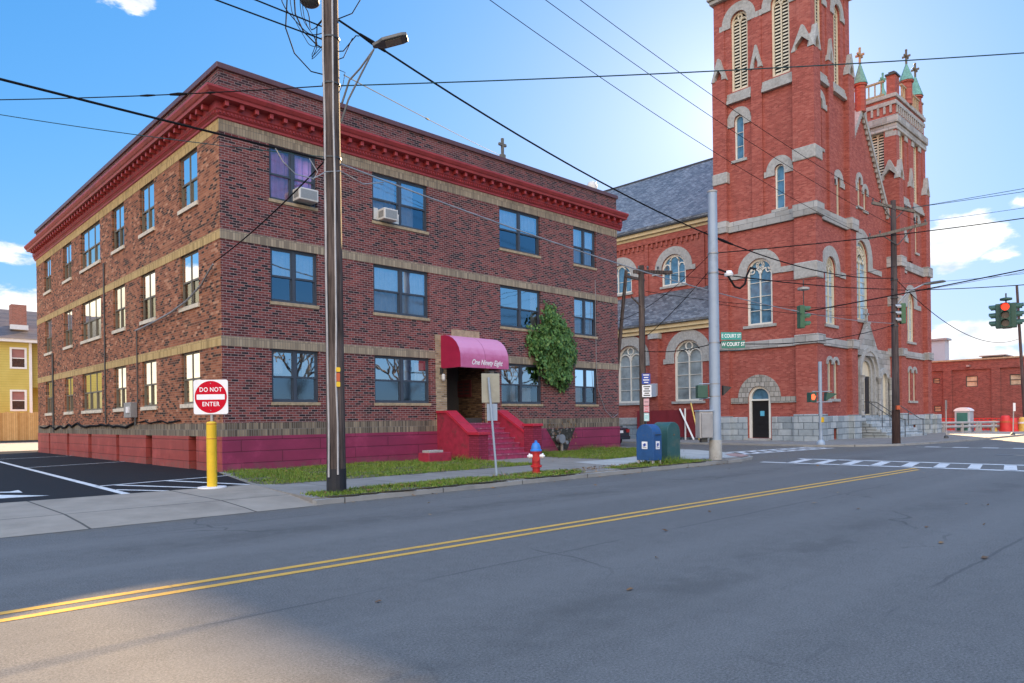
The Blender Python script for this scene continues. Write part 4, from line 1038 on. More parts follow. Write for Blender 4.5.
# tower door and its arch
d = MB(); Lw = west(40.9)
o = arch(20.75, 1.42, .22, 3.38, 14); i_ = arch(20.75, 1.10, .22, 3.22, 14)
for a in range(1, len(o)):
    b = (a+1) % len(o)
    A, B, C, D = o[a], o[b], i_[b], i_[a]
    d.quad(Lw(A[0],-.05,A[1]),Lw(B[0],-.05,B[1]),Lw(C[0],-.05,C[1]),Lw(D[0],-.05,D[1])); d.quad(Lw(D[0],-.05,D[1]),Lw(C[0],-.05,C[1]),Lw(C[0],-.22,C[1]),Lw(D[0],-.22,D[1]))
d.pbox(Lw, 20.2, 21.3, -.2, -.06, 2.48, 2.58)
df = d.build('door', M['cream_white'], ch)
d = MB(); d.pbox(Lw, 20.2, 21.3, -.24, -.15, .22, 2.48)
for q in range(3): d.pbox(Lw, 20.32, 21.18, -.15, -.13, .45+q*.30, .66+q*.30)
lf = d.build('door_leaf', M['door_dark'], df)
d = MB(); q = [(20.75+.55*math.cos(PI*k/12), 2.58+.62*math.sin(PI*k/12)) for k in range(13)]; d.add([Lw(a,-.17,b) for a, b in q], [tuple(range(13))]); d.build('transom_pane', M['church_glass'], df)
d = MB(); d.pbox(Lw, 20.52, 20.78, -.145, -.125, 1.55, 1.85); d.build('notice', M['paper_blue'], df)
d = MB(); A = subdiv_arc(20.75, .71, 2.67, 1., 16); B = subdiv_arc(20.75, 1.36, 2.67, 1.02, 16); ringface(d, Lw, A, B, -.02, .09)
d.pbox(Lw, 18.4, 20.75-.72, -.02, .09, 2.33, 2.68); d.pbox(Lw, 20.75+.72, 23.0, -.02, .09, 2.33, 2.68); d.build('arch_stone', stone('voussoir', [(.2, c3(.26,.245,.22)), (.5, c3(.35,.335,.30)), (.9, c3(.44,.42,.39))], .3, .3, .02), df)
d = MB(); d.box(40.3,40.9,20.0,21.5,-.1,.2); d.build('door_step', SA, df)
# right tower crown
def ebox(mb, d, z0, z1): mb.box(54.9-d, 61.3+d, 17.4-d, 23.9+d, z0, z1)
s = MB(); ebox(s, .14, 21.75, 22.2); ebox(s, .24, 22.2, 22.75); s.build('cornice', CS, tw2, bevel=.05)
s = MB(); ebox(s, .0, 22.75, 24.05); s.build('crown_wall', CB, tw2)
s = MB()
for k in range(9):
    pass
for k in range(15):
    y = 17.6 + k*.42
    s.box(54.9-.09, 54.9, y, y+.14, 23.0, 23.55)
s.box(54.9-.10, 54.9, 17.4, 23.9, 23.55, 23.82)
for k in range(14):
    x = 55.1 + k*.43; s.box(x, x+.14, 17.4-.09, 17.4, 23.0, 23.55)
s.box(54.9-.10, 61.3, 17.4-.10, 17.4, 23.55, 23.82); s.build('corbel_table', SA, tw2)
s = MB(); ebox(s, .12, 24.05, 24.32); s.build('parapet_stone', SA, tw2, bevel=.03)
bal = MB()
for z in (24.4, 25.35): bal.box(54.9, 55.08, 18.15, 23.9, z, z+.12); bal.box(56.4, 61.3, 17.4, 17.58, z, z+.12); bal.box(54.9, 61.3, 23.72, 23.9, z, z+.12); bal.box(61.12, 61.3, 17.4, 23.9, z, z+.12)
for k in range(11): bal.box(54.93, 55.05, 18.3+k*.42, 18.37+k*.42, 24.5, 25.36); bal.box(61.15, 61.27, 18.0+k*.55, 18.10+k*.55, 24.5, 25.36)
for k in range(10): bal.box(56.6+k*.5, 56.7+k*.5, 17.43, 17.55, 24.5, 25.36); bal.box(55.4+k*.6, 55.5+k*.6, 23.75, 23.87, 24.5, 25.36)
bal.build('balustrade', M['sill_tan'], tw2)
s = MB(); s.box(54.88, 55.7, 17.36, 17.95, 24.32, 25.65); s.build('corner_block', CB, tw2)
s = MB(); s.prism([(54.8,17.28,25.65),(55.78,17.28,25.65),(55.78,18.03,25.65),(54.8,18.03,25.65)], (0,0,.12)); s.box(55.0,55.6,17.45,17.85,25.77,25.95); s.build('block_cap', M['steel_dark'], tw2)
def pinnacle(x, y, zb, zc, zt, r, mcross):
    s = MB(); s.lathe([(r*.8,0),(r*.8,zc-zb-.15),(r*1.02,zc-zb-.12),(r*1.02,zc-zb)], x, y, 8, zb); p = s.build('pinnacle', CB, ch)
    s = MB(); s.lathe([(r*1.12,0),(r*1.05,.1),(r*.55,(zt-zc)*.55),(r*.12,zt-zc)], x, y, 8, zc); s.build('copper_cap', M['verdigris'], p)
    s = MB(); s.box(x-.06,x+.06,y-.06,y+.06,zt-.05,zt+.95); s.box(x-.30,x+.30,y-.055,y+.055,zt+.48,zt+.62); s.box(x-.05,x+.05,y-.28,y+.28,zt+.485,zt+.615)
    for a, b in ((.34,.55),(-.34,.55),(0,1.)): s.sphere((x+a,y,zt+b),.09,5)
    s.build('cross', mcross, p)
pinnacle(57.75, 17.5, 24.3, 26.05, 27.35, .47, M['bronze'])
pinnacle(60.6, 17.75, 24.3, 25.85, 27.4, .5, M['bronze'])
pinnacle(57.5, 19.05, 24.1, 24.9, 26.1, .45, M['verdigris'])
pinnacle(49.8, 17.9, 21.6, 23.45, 24.85, .42, M['sill_tan'])
# nave front between the towers
NF = 17.95; FN = front(NF); nw = MB(); holes = []
holes.append(arch_window(FN, 49.7, 2.3, 7.8, 13.1, 'grid', 1.15, .75, .6, ears=(2.6,3.6), sillw=.2, glass=M['church_glass_pale']))
for u, z0, z1 in ((48.55,15.2,16.7),(49.5,15.3,17.25),(50.5,15.2,16.7)): holes.append(arch_window(FN, u, .50, z0, z1, 'plain2', 1., .30, .2, sillw=.15))
wall_face(nw, FN, [(46.4,0),(55.0,0),(55.0,15.2),(49.9,21.9),(46.4,17.2)], holes, .25)
nf = nw.build('nave_front', CB, ch)
s = MB()
for sg in (1, -1):
    a, b = (49.9, 22.15), ((55.1, 15.3) if sg > 0 else (46.3, 17.2))
    s.prism([(a[0],NF-.2,a[1]-.48),(b[0],NF-.2,b[1]-.48),(b[0],NF-.2,b[1]),(a[0],NF-.2,a[1])], (0,.45,0))
    n = 22
    for i in range(n):
        t = (i+.5)/n; x = a[0]+(b[0]-a[0])*t; z = a[1]+(b[1]-a[1])*t
        s.box(x-.09,x+.09,NF-.14,NF-.02,z-.68,z-.45)
s.build('gable_coping', SA, nf)
s = MB(); s.box(46.6,55.0,NF-.1,NF,5.5,6.0); s.box(46.4,48.0,NF-.12,NF,0,5.5); s.box(51.8,55.0,NF-.12,NF,0,5.5); s.each('portal_stone', CS, nf, bevel=.03)
# portal: gabled arch with recessed orders, columns and doors
po = MB()
for k, (r, d0, d1) in enumerate(((1.75,.12,.45),(1.45,.06,.3),(1.15,.02,.16))):
    A = [(49.85+r-.28,1.5)] + subdiv_arc(49.85, r-.28, 4.25, 1., 14) + [(49.85-r+.28,1.5)]; B = [(49.85+r+.02,1.5)] + subdiv_arc(49.85, r+.02, 4.25, 1., 14) + [(49.85-r-.02,1.5)]
    ringface(po, FN, A, B, d0, d1)
p1 = po.build('portal', SA, ch)
s = MB()
s.prism([FN(47.95,.1,5.4),FN(51.75,.1,5.4),FN(49.85,.1,7.7)], (0,-.3,0))
s.build('portal_gable', CS, p1)
s = MB(); s.pbox(FN, 49.79, 49.91, .15, .3, 7.7, 8.55); s.pbox(FN, 49.55, 50.15, .15, .3, 8.15, 8.28); s.build('portal_cross', SA, p1)
s = MB()
for u in (48.3, 51.4, 53.6):
    s.lathe([(.16,0),(.16,.2),(.11,.25),(.11,2.2),(.2,2.45),(.2,2.6)], u, NF-.45, 12, 1.5)
s.each('column', CS, p1, smooth=True)
s = MB(); s.add([FN(49.85-.9,.03,1.5)] + [FN(49.85+.9,.03,1.5)] + [FN(a,.03,b) for a, b in subdiv_arc(49.85,.9,4.25,1.,12)], [tuple(range(15))]); pd = s.build('portal_door', M['cream'], p1)
s = MB()
for u in (49.4, 50.3): s.pbox(FN, u-.36, u+.36, .025, .05, 1.6, 4.1)
s.each('door_panel', M['door_dark'], pd)
so = MB(); A = [(53.0+.5,1.5)] + subdiv_arc(53.0,.5,3.9,1.,12) + [(53.0-.5,1.5)]; B = [(53.0+.85,1.5)] + subdiv_arc(53.0,.85,3.9,1.,12) + [(53.0-.85,1.5)]; ringface(so, FN, A, B, .1, .3); so.build('side_portal', SA, p1)
s = MB(); s.add([FN(52.5,.125,1.5),FN(53.5,.125,1.5)] + [FN(a,.125,b) for a, b in subdiv_arc(53.0,.5,3.9,1.,10)], [tuple(range(13))]); s.build('side_door', M['cream'], p1)
# front steps and rails
s = MB()
for k in range(8): s.box(47.3-.05*k+.4, 54.6, 15.55+.28*k, 17.95, .0 if k == 0 else .085+.178*k-.02, .085+.178*(k+1))
fs_ = s.build('front_steps', M['stone_base'], ch, bevel=.015)
for x in (48.6, 50.0, 53.6):
    r = MB(); pts = [(x,17.7,2.4),(x,17.2,2.35),(x,15.7,1.25),(x,15.45,1.2)]; r.tube(pts, .03, 6); r.tube([(x,17.5,2.35),(x,17.5,1.4)], .025, 6); r.tube([(x,16.4,1.75),(x,16.4,.6)], .025, 6); r.tube([(x,15.5,1.2),(x,15.5,.1)], .025, 6)
    r.build('handrail', M['steel_dark'], fs_)
s = MB(); s.box(61.0,62.3,16.7,18.6,-.1,1.5); s.build('end_pier', M['stone_base'], ch, bevel=.03)
s = MB(); s.box(55.0-.1,55.12,NF-.25,NF-.1,0,21); s.build('downpipe', M['steel_dark'], ch)
# nave body, clerestory, roofs, aisle
PC, PA = west(44.0), west(41.2)
bays = [28.72 + 4.68*k for k in range(6)]
cl = MB(); holes = [arch_window(PC, y, 2.0, 11.0, 13.22, 'triple', 1., .55, .3, ears=(1.8,1.8), sillw=.12, frame=M['cream_white']) for y in bays]
wall_face(cl, PC, rect(23.9, 56, 0, 15.0), holes, .25); cl.quad((56,23.9,0),(56,56,0),(56,56,15.0),(56,23.9,15.0))
cl.add([(44,56,0),(56,56,0),(56,56,15),(50,56,21.3),(44,56,15)], [(0,1,2,3,4)])
for k in range(8):
    y = 26.3 + 4.68*k; cl.box(43.9, 44, y-.14, y+.14, 10.4, 14.4)
nv = cl.build('nave_wall', CB, ch)
s = MB()
y = 24.1
while y < 55:
    s.box(43.88, 44, y, y+.16, 13.95, 14.3); y += .42
s.box(43.86, 44, 23.9, 56, 14.3, 14.75); s.build('corbel_course', CB, nv)
s = MB(); s.box(43.82, 44, 23.9, 56, 14.75, 14.95); s.box(43.6, 44, 23.9, 56, 14.95, 15.28); s.build('eaves_board', M['fascia'], nv)
s = MB(); s.box(43.42, 43.62, 23.9, 56, 15.2, 15.34); s.build('gutter', M['steel_dark'], nv)
s = MB()
s.prism([(43.4,18.2,15.28),(50,18.2,21.40),(50,18.2,21.58),(43.4,18.2,15.46)], (0,38.2,0)); s.prism([(56.6,18.2,15.28),(50,18.2,21.40),(50,18.2,21.58),(56.6,18.2,15.46)], (0,38.2,0))
nr = s.build('nave_roof', M['slate'], ch)
s = MB(); s.box(49.9, 50.1, 18.3, 56.4, 21.52, 21.64); s.build('ridge', M['steel_dark'], nr)
al = MB(); ab = [25.86 + 4.75*k for k in range(6)]
holes = [arch_window(PA, y, 2.12, 2.6, 6.66, 'two', 1., .66, .45, ears=(1.9,1.9), sillw=.2, glass=M['church_glass_dull'], frame=M['cream_white']) for y in ab]
wall_face(al, PA, rect(23.9, 56, 0, 7.5), holes, .25)
for k in range(6):
    y = 28.3 + 4.75*k; al.box(40.8, 41.2, y-.33, y+.33, 0, 6.9)
al.add([(41.2,56,0),(44,56,0),(44,56,10.4),(41.2,56,7.9)], [(0,1,2,3)])
aw = al.build('aisle_wall', CB, ch)
s = MB()
for k in range(6): y = 28.3 + 4.75*k; s.box(40.7, 41.2, y-.4, y+.4, 6.9, 7.25)
s.each('buttress_cap', SA, aw)
s = MB(); s.box(41.04, 41.2, 23.9, 56, 7.3, 7.55); s.box(40.9, 41.2, 23.9, 56, 7.55, 7.86); s.build('eaves_board', M['fascia'], aw)
s = MB(); s.box(41.02, 41.2, 23.9, 56, 1.05, 1.55); s.build('water_table', SA, aw, bevel=.03)
s = MB(); s.box(41.08, 41.2, 23.9, 56, -.1, 1.05); s.build('stone_base', M['stone_base'], aw)
s = MB(); s.box(41.05, 41.09, 31.2, 32.2, .35, .95); s.build('basement_vent', M['louvre_dark'], aw)
s = MB(); s.prism([(40.75,23.9,7.82),(44.02,23.9,10.45),(44.02,23.9,10.6),(40.75,23.9,7.97)], (0,32.1,0)); s.build('aisle_roof', M['slate'], ch)
s = MB(); s.prism([(40.55,28.0,2.95),(40.78,28.0,3.05),(40.78,28.0,3.85),(40.6,28.0,3.8)], (0,.72,0)); ip = s.build('information_board', M['metal_sheet'], ch)

# ------------------------------------------------------------------ street furniture
def obox(mb, c, ax, hx, hy, z0, z1):
    """upright box of half sizes hx (along unit ax) and hy, centred on c"""
    a = Vector((ax[0], ax[1], 0)).normalized(); b = Vector((-a.y, a.x, 0)); c = Vector((c[0], c[1], 0))
    q = [c-a*hx-b*hy, c+a*hx-b*hy, c+a*hx+b*hy, c-a*hx+b*hy]
    mb.prism([(p.x,p.y,z0) for p in q], (0,0,z1-z0)); return mb
YAW = .80305
CR = (math.sin(YAW), -math.cos(YAW))             # direction square to the main line of sight: signs facing oncoming traffic
# do-not-enter sign in its yellow bollard
sx, sy = 6.19, 15.97
dn = thing('do_not_enter_sign', 'red and white do not enter sign on a tall yellow bollard by the parking lot', 'traffic sign', (sx, sy, .13))
b = MB(); b.lathe([(.30,0),(.30,.025),(.27,.03)], sx, sy, 24, .125); b.build('base_plate', M['sign_white'], dn)
b = MB(); b.lathe([(.106,0),(.106,1.06),(.109,1.062),(.109,1.085),(.106,1.087),(.106,1.38),(.109,1.382),(.109,1.41),(.104,1.415),(.09,1.44),(.03,1.455)], sx, sy, 28, .14); b.build('bollard', M['yellow'], dn, smooth=True)
b = MB()
for z in (1.205, 1.53): b.lathe([(.1105,0),(.1105,.012)], sx, sy, 28, z)
b.each('reflective_band', M['orange'], dn)
b = MB(); obox(b, (sx+.02, sy+.02), CR, .025, .02, 1.5, 2.50); b.build('post', M['galv'], dn)
mS = frame_matrix((sx-.035*math.cos(YAW)+.02, sy-.035*math.sin(YAW)+.02, 2.13), (CR[0], CR[1], 0), (0,0,1))
def flat(pts, M4, depth=.004, z=0.):
    m_ = MB(); m_.prism([(x, y, z) for x, y in pts], (0,0,depth)); m_.v = [tuple(M4 @ Vector(p)) for p in m_.v]; return m_
def rrect(w, h, r, n=5):
    o = []
    for cx, cy, a0 in ((w/2-r,h/2-r,0),(-w/2+r,h/2-r,PI/2),(-w/2+r,-h/2+r,PI),(w/2-r,-h/2+r,1.5*PI)):
        o += [(cx+r*math.cos(a0+PI/2*k/n), cy+r*math.sin(a0+PI/2*k/n)) for k in range(n+1)]
    return o
sp = flat(rrect(.76,.76,.05), mS, .006).build('sign_panel', M['sign_white'], dn)
flat([(.355*math.cos(2*PI*k/48), .355*math.sin(2*PI*k/48)) for k in range(48)], mS, .003, .006).build('red_disc', M['sign_red'], sp)
flat(rrect(.62,.115,.008), mS, .003, .009).build('white_bar', M['sign_white'], sp)
[text_mesh('lettering', w_, .135, M['sign_white'], sp, mS @ Matrix.Translation((x_,.16,.0095)) @ Matrix.Scale(.86,4,(1,0,0)), .001, 0, .0022, spacing=1.12) for w_, x_ in (('DO',-.155),('NOT',.115))]
text_mesh('lettering', 'ENTER', .135, M['sign_white'], sp, mS @ Matrix.Translation((0,-.16,.0095)) @ Matrix.Scale(.88,4,(1,0,0)), .001, 0, .0022, spacing=1.12)
b = MB()
for q in (.30,-.30): b.sphere(tuple(mS @ Vector((0,q,.011))), .012, 5)
b.each('bolt', M['galv'], sp)

def pole(name, label, x, y, z0, h, r0, r1, m, lean=(0,0), n=14):
    t = thing(name, label, 'utility pole', (x, y, z0))
    b = MB(); k = 10
    b.tube([(x+lean[0]*i/k, y+lean[1]*i/k, z0+h*i/k) for i in range(k+1)], [r0+(r1-r0)*i/k for i in range(k+1)], n); b.build('shaft', m, t, smooth=True)
    return t
def insulator(x, y, z): 
    b = MB(); b.lathe([(.02,0),(.02,.06),(.055,.07),(.03,.10),(.05,.12),(.02,.16)], x, y, 8, z); return b
# main pole
A = (7.42, 12.78)
pa = pole('utility_pole', 'tall weathered wooden utility pole with conduits at the kerb in front of the apartments', A[0], A[1], .05, 14.6, .19, .145, M['pole_wood'])
b = MB(); b.tube([(A[0]+.1,13.98,13.45),(A[0]+.1,13.98,15.3)], .04, 6); b.build('riser', M['steel_dark'], pa)
for d, r in ((-.085,.021),(.06,.019)):
    px, py = A[0]+CR[0]*d*1.2-.185*math.cos(YAW), A[1]+CR[1]*d*1.2-.185*math.sin(YAW)
    rr = random.Random(int(d*100)); b = MB(); b.tube([(px+rr.uniform(-.008,.008), py, .45 if d < 0 else .5)] + [(px+CR[0]*rr.uniform(-.025,.025)+.0028*z, py+CR[1]*rr.uniform(-.02,.02)+.003*z, z) for z in (1.5,2.4,3.4,4.4,5.4,6.4,7.6,8.8,10,11.5)], r, 8); b.build('conduit', M['conduit'], pa, smooth=True)
b = MB(); b.lathe([(.197,0),(.194,.55)], A[0], A[1], 16, .06); b.build('foot_wrap', plain('tar', c3(.012,.013,.018), .7, .3, 6.), pa)
mk = frame_matrix((A[0]+CR[0]*.10-.165*math.cos(YAW), A[1]+CR[1]*.10-.165*math.sin(YAW), 2.45), (.9,-.44,0), (0,0,1))
b = flat(rrect(.085,.09,.02), mk @ Matrix.Translation((0,.13,.02)), .01); b.build('marker_tag', M['yellow'], pa)
b = flat(rrect(.07,.17,.02), mk @ Matrix.Translation((0,-.02,.02)), .01); b.build('warning_tag', M['orange'], pa)
b = flat(rrect(.075,.10,.02), mk @ Matrix.Translation((0,-.16,.02)), .01); b.build('marker_tag', M['yellow'], pa)
b = MB()
for z in (6.8, 8.28, 9.2): b.lathe([(.18,0),(.18,.035)], A[0], A[1], 16, z)
b.each('clamp_band', M['steel_dark'], pa)
b = MB(); b.box(A[0]-.06,A[0]+.06,A[1]-1.3,A[1]+1.3,13.35,13.48); xa_ = b.build('crossarm', M['pole_wood'], pa)
for d in (-1.2,-.4,.4,1.2): insulator(A[0], A[1]+d, 13.48).build('insulator', M['lamp_grey'], xa_)
tr = thing('transformer', 'grey cylindrical transformer hung high on the kerbside pole', 'transformer', (7.18, 13.02, 9.85))
b = MB(); b.lathe([(.02,-.06),(.15,-.03),(.185,0),(.185,.75),(.2,.78),(.1,.88)], 7.13, 13.06, 18, 9.95); b.build('tank', M['lamp_grey'], tr, smooth=True)
b = MB(); b.box(7.22,7.36,12.86,12.96,10.1,10.5); b.build('bracket', M['galv'], tr)
sl = thing('street_light', 'flat grey LED street light on a curved arm high on the kerbside pole', 'street light', (7.55, 12.65, 7.8))
b = MB()
for o_, z_ in ((0, 7.55), (.03, 7.95)): b.tube([(7.55+o_,12.64,z_),(7.66+o_,12.54,z_+.45),(7.83,12.36,z_+.92-.25*(o_>0)),(8.03,12.16,9.0)], [.022,.02,.02,.018], 8)
b.build('arm', M['lamp_grey'], sl, smooth=True)
hv = Vector((.72,-.66,.26)).normalized(); hp = Vector((8.02,12.17,9.03)); hw = Vector((.66,.72,0)).normalized(); hu = hv.cross(hw)*-1
if hu.z < 0: hu = -hu
b = MB(); prof_ = [(0,.05),(.12,.10),(.22,.17),(.62,.17),(.72,.13)]
base = [hp+hv*a-hw*w for a, w in prof_] + [hp+hv*a+hw*w for a, w in reversed(prof_)]
b.prism(base, hu*.07); hd = b.build('lamp_head', M['lamp_grey'], sl, bevel=.015)
b = MB(); base = [hp+hv*a+hw*w-hu*.012 for a, w in ((.26,-.12),(.58,-.12),(.58,.12),(.26,.12))]; b.prism(base, hu*.012); b.build('lens', M['lamp_lens'], hd)
# no-parking sign seen from behind
ps = thing('street_sign', 'plain grey sign backs on a thin steel post in front of the red stairs', 'street sign', (12.25, 13.3, .1))
P0 = (12.25, 13.3)
b = MB(); b.tube([(P0[0]+.03,P0[1],.1),(P0[0]-.12,P0[1]+.10,2.62)], .028, 6); b.build('post', M['galv_blue'], ps)
b = MB(); obox(b, (P0[0]-.075+.05, P0[1]+.08+.05), (.88,-.47), .235, .008, 1.98, 2.72); b.build('sign_panel', M['sign_back'], ps, bevel=.004)
b = MB(); obox(b, (P0[0]-.06+.05, P0[1]+.05+.05), (.88,-.47), .135, .008, 1.52, 1.95); b.build('sign_panel', M['galv_blue'], ps, bevel=.004)
# hydrant
hx, hy, hz = 13.28, 12.88, .12
hy_ = thing('fire_hydrant', 'red fire hydrant with blue bonnet and white caps on the grass verge', 'fire hydrant', (hx, hy, hz))
b = MB(); b.lathe([(.125,0),(.125,.03),(.10,.05),(.10,.18),(.145,.185),(.145,.225),(.105,.23),(.105,.56),(.13,.565),(.13,.6)], hx, hy, 22, hz); b.build('barrel', M['hydrant_red'], hy_, smooth=True)
b = MB(); b.lathe([(.15,0),(.15,.04),(.125,.05),(.12,.12),(.085,.2),(.035,.225),(.035,.27),(.01,.275)], hx, hy, 22, hz+.6); b.build('bonnet', M['hydrant_blue'], hy_, smooth=True)
for s_ in (-1, 1):
    v = Vector((CR[0],CR[1],0))*s_
    b = MB(); c = Vector((hx,hy,hz+.47)); b.tube([c+v*.09,c+v*.15,c+v*.151,c+v*.19,c+v*.191,c+v*.225],[.055,.055,.07,.07,.028,.028],12); b.build('cap', M['sign_white'], hy_, smooth=True)
b = MB(); c = Vector((hx,hy,hz+.42)); v = Vector((-math.cos(YAW),-math.sin(YAW),0)); b.tube([c+v*.09,c+v*.14,c+v*.141,c+v*.17],[.07,.07,.085,.085],14); b.build('pumper_cap', M['hydrant_red'], hy_, smooth=True)
b = MB()
for k in range(8): b.sphere((hx+.13*math.cos(k*PI/4),hy+.13*math.sin(k*PI/4),hz+.232),.014,4)
b.each('bolt', M['hydrant_red'], hy_)
# mail collection box and relay box
def mailbox(name, label, cx, cy, ax, w, d, h, m, legs, loc_z=.13):
    t = thing(name, label, 'mailbox', (cx, cy, loc_z)); a = Vector((ax[0],ax[1],0)).normalized(); bb = Vector((-a.y,a.x,0)); c = Vector((cx,cy,0))
    z0 = loc_z + (.14 if legs else .0); zs = loc_z + h - w/2
    prof_ = [(-w/2,z0),(w/2,z0)] + [(w/2*math.cos(PI*k/14), zs + w/2*math.sin(PI*k/14)) for k in range(15)]
    b = MB(); b.prism([c - a*d/2 + bb*u + Vector((0,0,z)) for u, z in prof_], a*d); body = b.build('body', m, t, smooth=False, bevel=.012)
    if legs:
        for s1 in (-1,1):
            for s2 in (-1,1):
                q = c + a*(d/2-.05)*s1 + bb*(w/2-.05)*s2; b = MB(); b.box(q.x-.03,q.x+.03,q.y-.03,q.y+.03,loc_z,z0+.02); b.build('leg', M['galv_dirty'], t)
    return t, body, a, bb, c, zs
mt, mbody, ma, mb_, mc, mzs = mailbox('mailbox', 'blue street mail collection box with white stickers beside the green box', 17.95, 12.66, (1,.04), .60, .46, 1.22, M['postal_blue'], True)
def decal(c, right, size, parent, eagle=True):
    M4 = frame_matrix(c, right, (0,0,1))
    o = flat(rrect(size*.9,size,.01), M4, .003).build('sticker', M['sign_white'], parent)
    flat([(-size*.32,size*.05),(-size*.05,size*.28),(size*.30,size*.20),(size*.12,size*.10),(size*.34,size*.04),(size*.05,-size*.08),(size*.16,-size*.16),(-size*.32,-size*.16),(-size*.12,size*.04)], M4, .002, .003).build('emblem', M['sign_blue'], o)
    flat(rrect(size*.6,size*.06,.003), M4 @ Matrix.Translation((0,-size*.32,0)), .002, .003).build('print_line', M['black_print'], o)
nf_ = -ma; c1 = mc + nf_*.236; decal((c1.x,c1.y,.72), (-mb_.x,-mb_.y,0) if False else (Vector((0,0,1)).cross(nf_)).to_tuple(), .22, mt)
ns_ = -mb_ ; c2 = mc + ns_*.306; decal((c2.x,c2.y,.72), (Vector((0,0,1)).cross(ns_)).to_tuple(), .24, mt)
b = MB(); b.prism([mc-mb_*.31-ma*.15+Vector((0,0,1.02)), mc-mb_*.31+ma*.15+Vector((0,0,1.02)), mc-mb_*.335+ma*.15+Vector((0,0,1.03)), mc-mb_*.335-ma*.15+Vector((0,0,1.03))], (0,0,.015)); b.build('pull_handle', M['steel_dark'], mt)
rt, rbody, ra, rb, rc_, rz = mailbox('relay_box', 'dark green mail relay box standing behind the blue mailbox', 19.24, 12.93, (.04,1), .68, .62, 1.27, M['postal_green'], False)
b = MB(); q = rc_ - ra*.313; b.sphere((q.x,q.y,1.0),.03,5); b.build('lock', M['bronze'], rt)
# steel traffic pole with its fittings
C = (21.38, 12.42)
pc = thing('traffic_pole', 'thick pale blue steel traffic pole on the street corner', 'traffic pole', (C[0], C[1], .13))
b = MB(); b.tube([(C[0],C[1],.13),(C[0],C[1],4.5),(C[0],C[1],9.0)], [.185,.17,.15], 24); b.build('shaft', M['galv_blue'], pc, smooth=True)
b = MB(); b.lathe([(.215,0),(.21,.62),(.19,.66)], C[0], C[1], 24, .12); b.build('footing', M['pole_foot'], pc, smooth=True)
b = MB(); b.lathe([(.165,0),(.165,.05),(.05,.09)], C[0], C[1], 24, 9.0); b.build('cap', M['galv_dirty'], pc)
b = MB()
for z in (2.2, 2.62, 3.98, 6.3, 6.95): b.lathe([(.18,0),(.18,.04)], C[0], C[1], 24, z)
b.each('band', M['galv'], pc)
cbx = thing('controller_cabinet', 'scuffed grey signal controller cabinet strapped to the steel traffic pole', 'control cabinet', (20.95, 12.6, .8))
b = MB(); obox(b, (21.05,12.64), (.80,-.60), .23, .20, .84, 1.72); cb = b.build('cabinet', M['galv_dirty'], cbx, bevel=.02)
b = MB(); obox(b, (21.05,12.64), (.80,-.60), .25, .22, 1.72, 1.77); b.build('lid', M['galv_blue'], cb, bevel=.01)
b = MB(); obox(b, (21.00,12.57), (.80,-.60), .18, .16, .86, 1.66); b.build('door_panel', M['galv'], cb, bevel=.01)
b = MB(); obox(b, (21.03,12.66), (.80,-.60), .10, .1, .70, .84); b.build('conduit', M['steel_dark'], cbx)
def name_sign(label, z, ang, txt, m, w, group=None):
    t = thing('street_name_sign', label, 'street sign', (C[0]+.3, C[1]-.2, z)); r = Vector((math.cos(ang), math.sin(ang), 0)); nrm = Vector((r.y,-r.x,0))
    o = Vector((C[0],C[1],0)) + r*(.19+w/2) + Vector((-.05,-.08,0))
    M4 = frame_matrix((o.x,o.y,z), r, (0,0,1)); p = flat(rrect(w,.25,.02), M4, .012).build('sign_panel', m, t)
    text_mesh('lettering', txt, .17, M['sign_white'], p, M4 @ Matrix.Translation((0,0,.013)) @ Matrix.Scale(.72,4,(1,0,0)), .001, 0, .003)
    b = MB(); b.tube([Vector((C[0],C[1],z-.2)), Vector((o.x,o.y,z-.2))+r*w*.3], .02, 6); b.build('bracket', M['steel_dark'], t)
name_sign('upper, lighter green street name sign on the steel traffic pole', 4.22, -.62, 'E COURT ST', M['sign_green_light'], .72)
name_sign('lower, darker green street name sign on the steel traffic pole', 3.93, -.86, 'W COURT ST', M['sign_green'], .76)
cl_ = thing('camera_lamp', 'small white floodlight on a curled black arm of the steel traffic pole', 'floodlight', (21.5, 12.1, 6.2))
b = MB(); b.lathe([(.02,0),(.13,.03),(.15,.10),(.10,.2)], 21.72, 12.05, 14, 6.18); b.build('lamp_head', M['sign_white'], cl_, smooth=True)
b = MB(); b.tube([(21.45,12.3,6.45),(21.6,12.1,6.35),(21.72,12.0,6.1),(21.85,11.9,5.85),(22.0,11.8,5.8),(22.15,11.7,5.95),(22.2,11.65,6.25),(22.35,11.6,6.5),(22.9,11.7,6.55)], .035, 7); b.build('arm', M['wire_black'], cl_, smooth=True)
pd_ = thing('pedestrian_signal', 'dark green pedestrian signals bracketed on both sides of the steel traffic pole', 'pedestrian signal', (21.2, 12.4, 2.2))
b = MB(); obox(b, (21.03,12.70), (.72,-.69), .17, .15, 2.17, 2.60); o = b.build('housing', M['signal_dark'], pd_, bevel=.02)
b = MB(); b.tube([(20.95,12.75,2.64),(21.38,12.42,2.64)], .022, 6); b.tube([(20.95,12.75,2.12),(21.38,12.42,2.22)], .022, 6); b.each('bracket', M['galv_blue'], pd_)
b = MB(); b.prism([(21.55,12.2,2.25),(21.75,12.0,2.52),(21.55,12.2,2.58)], (.12,.13,0)); b.build('visor', M['black_print'], pd_)
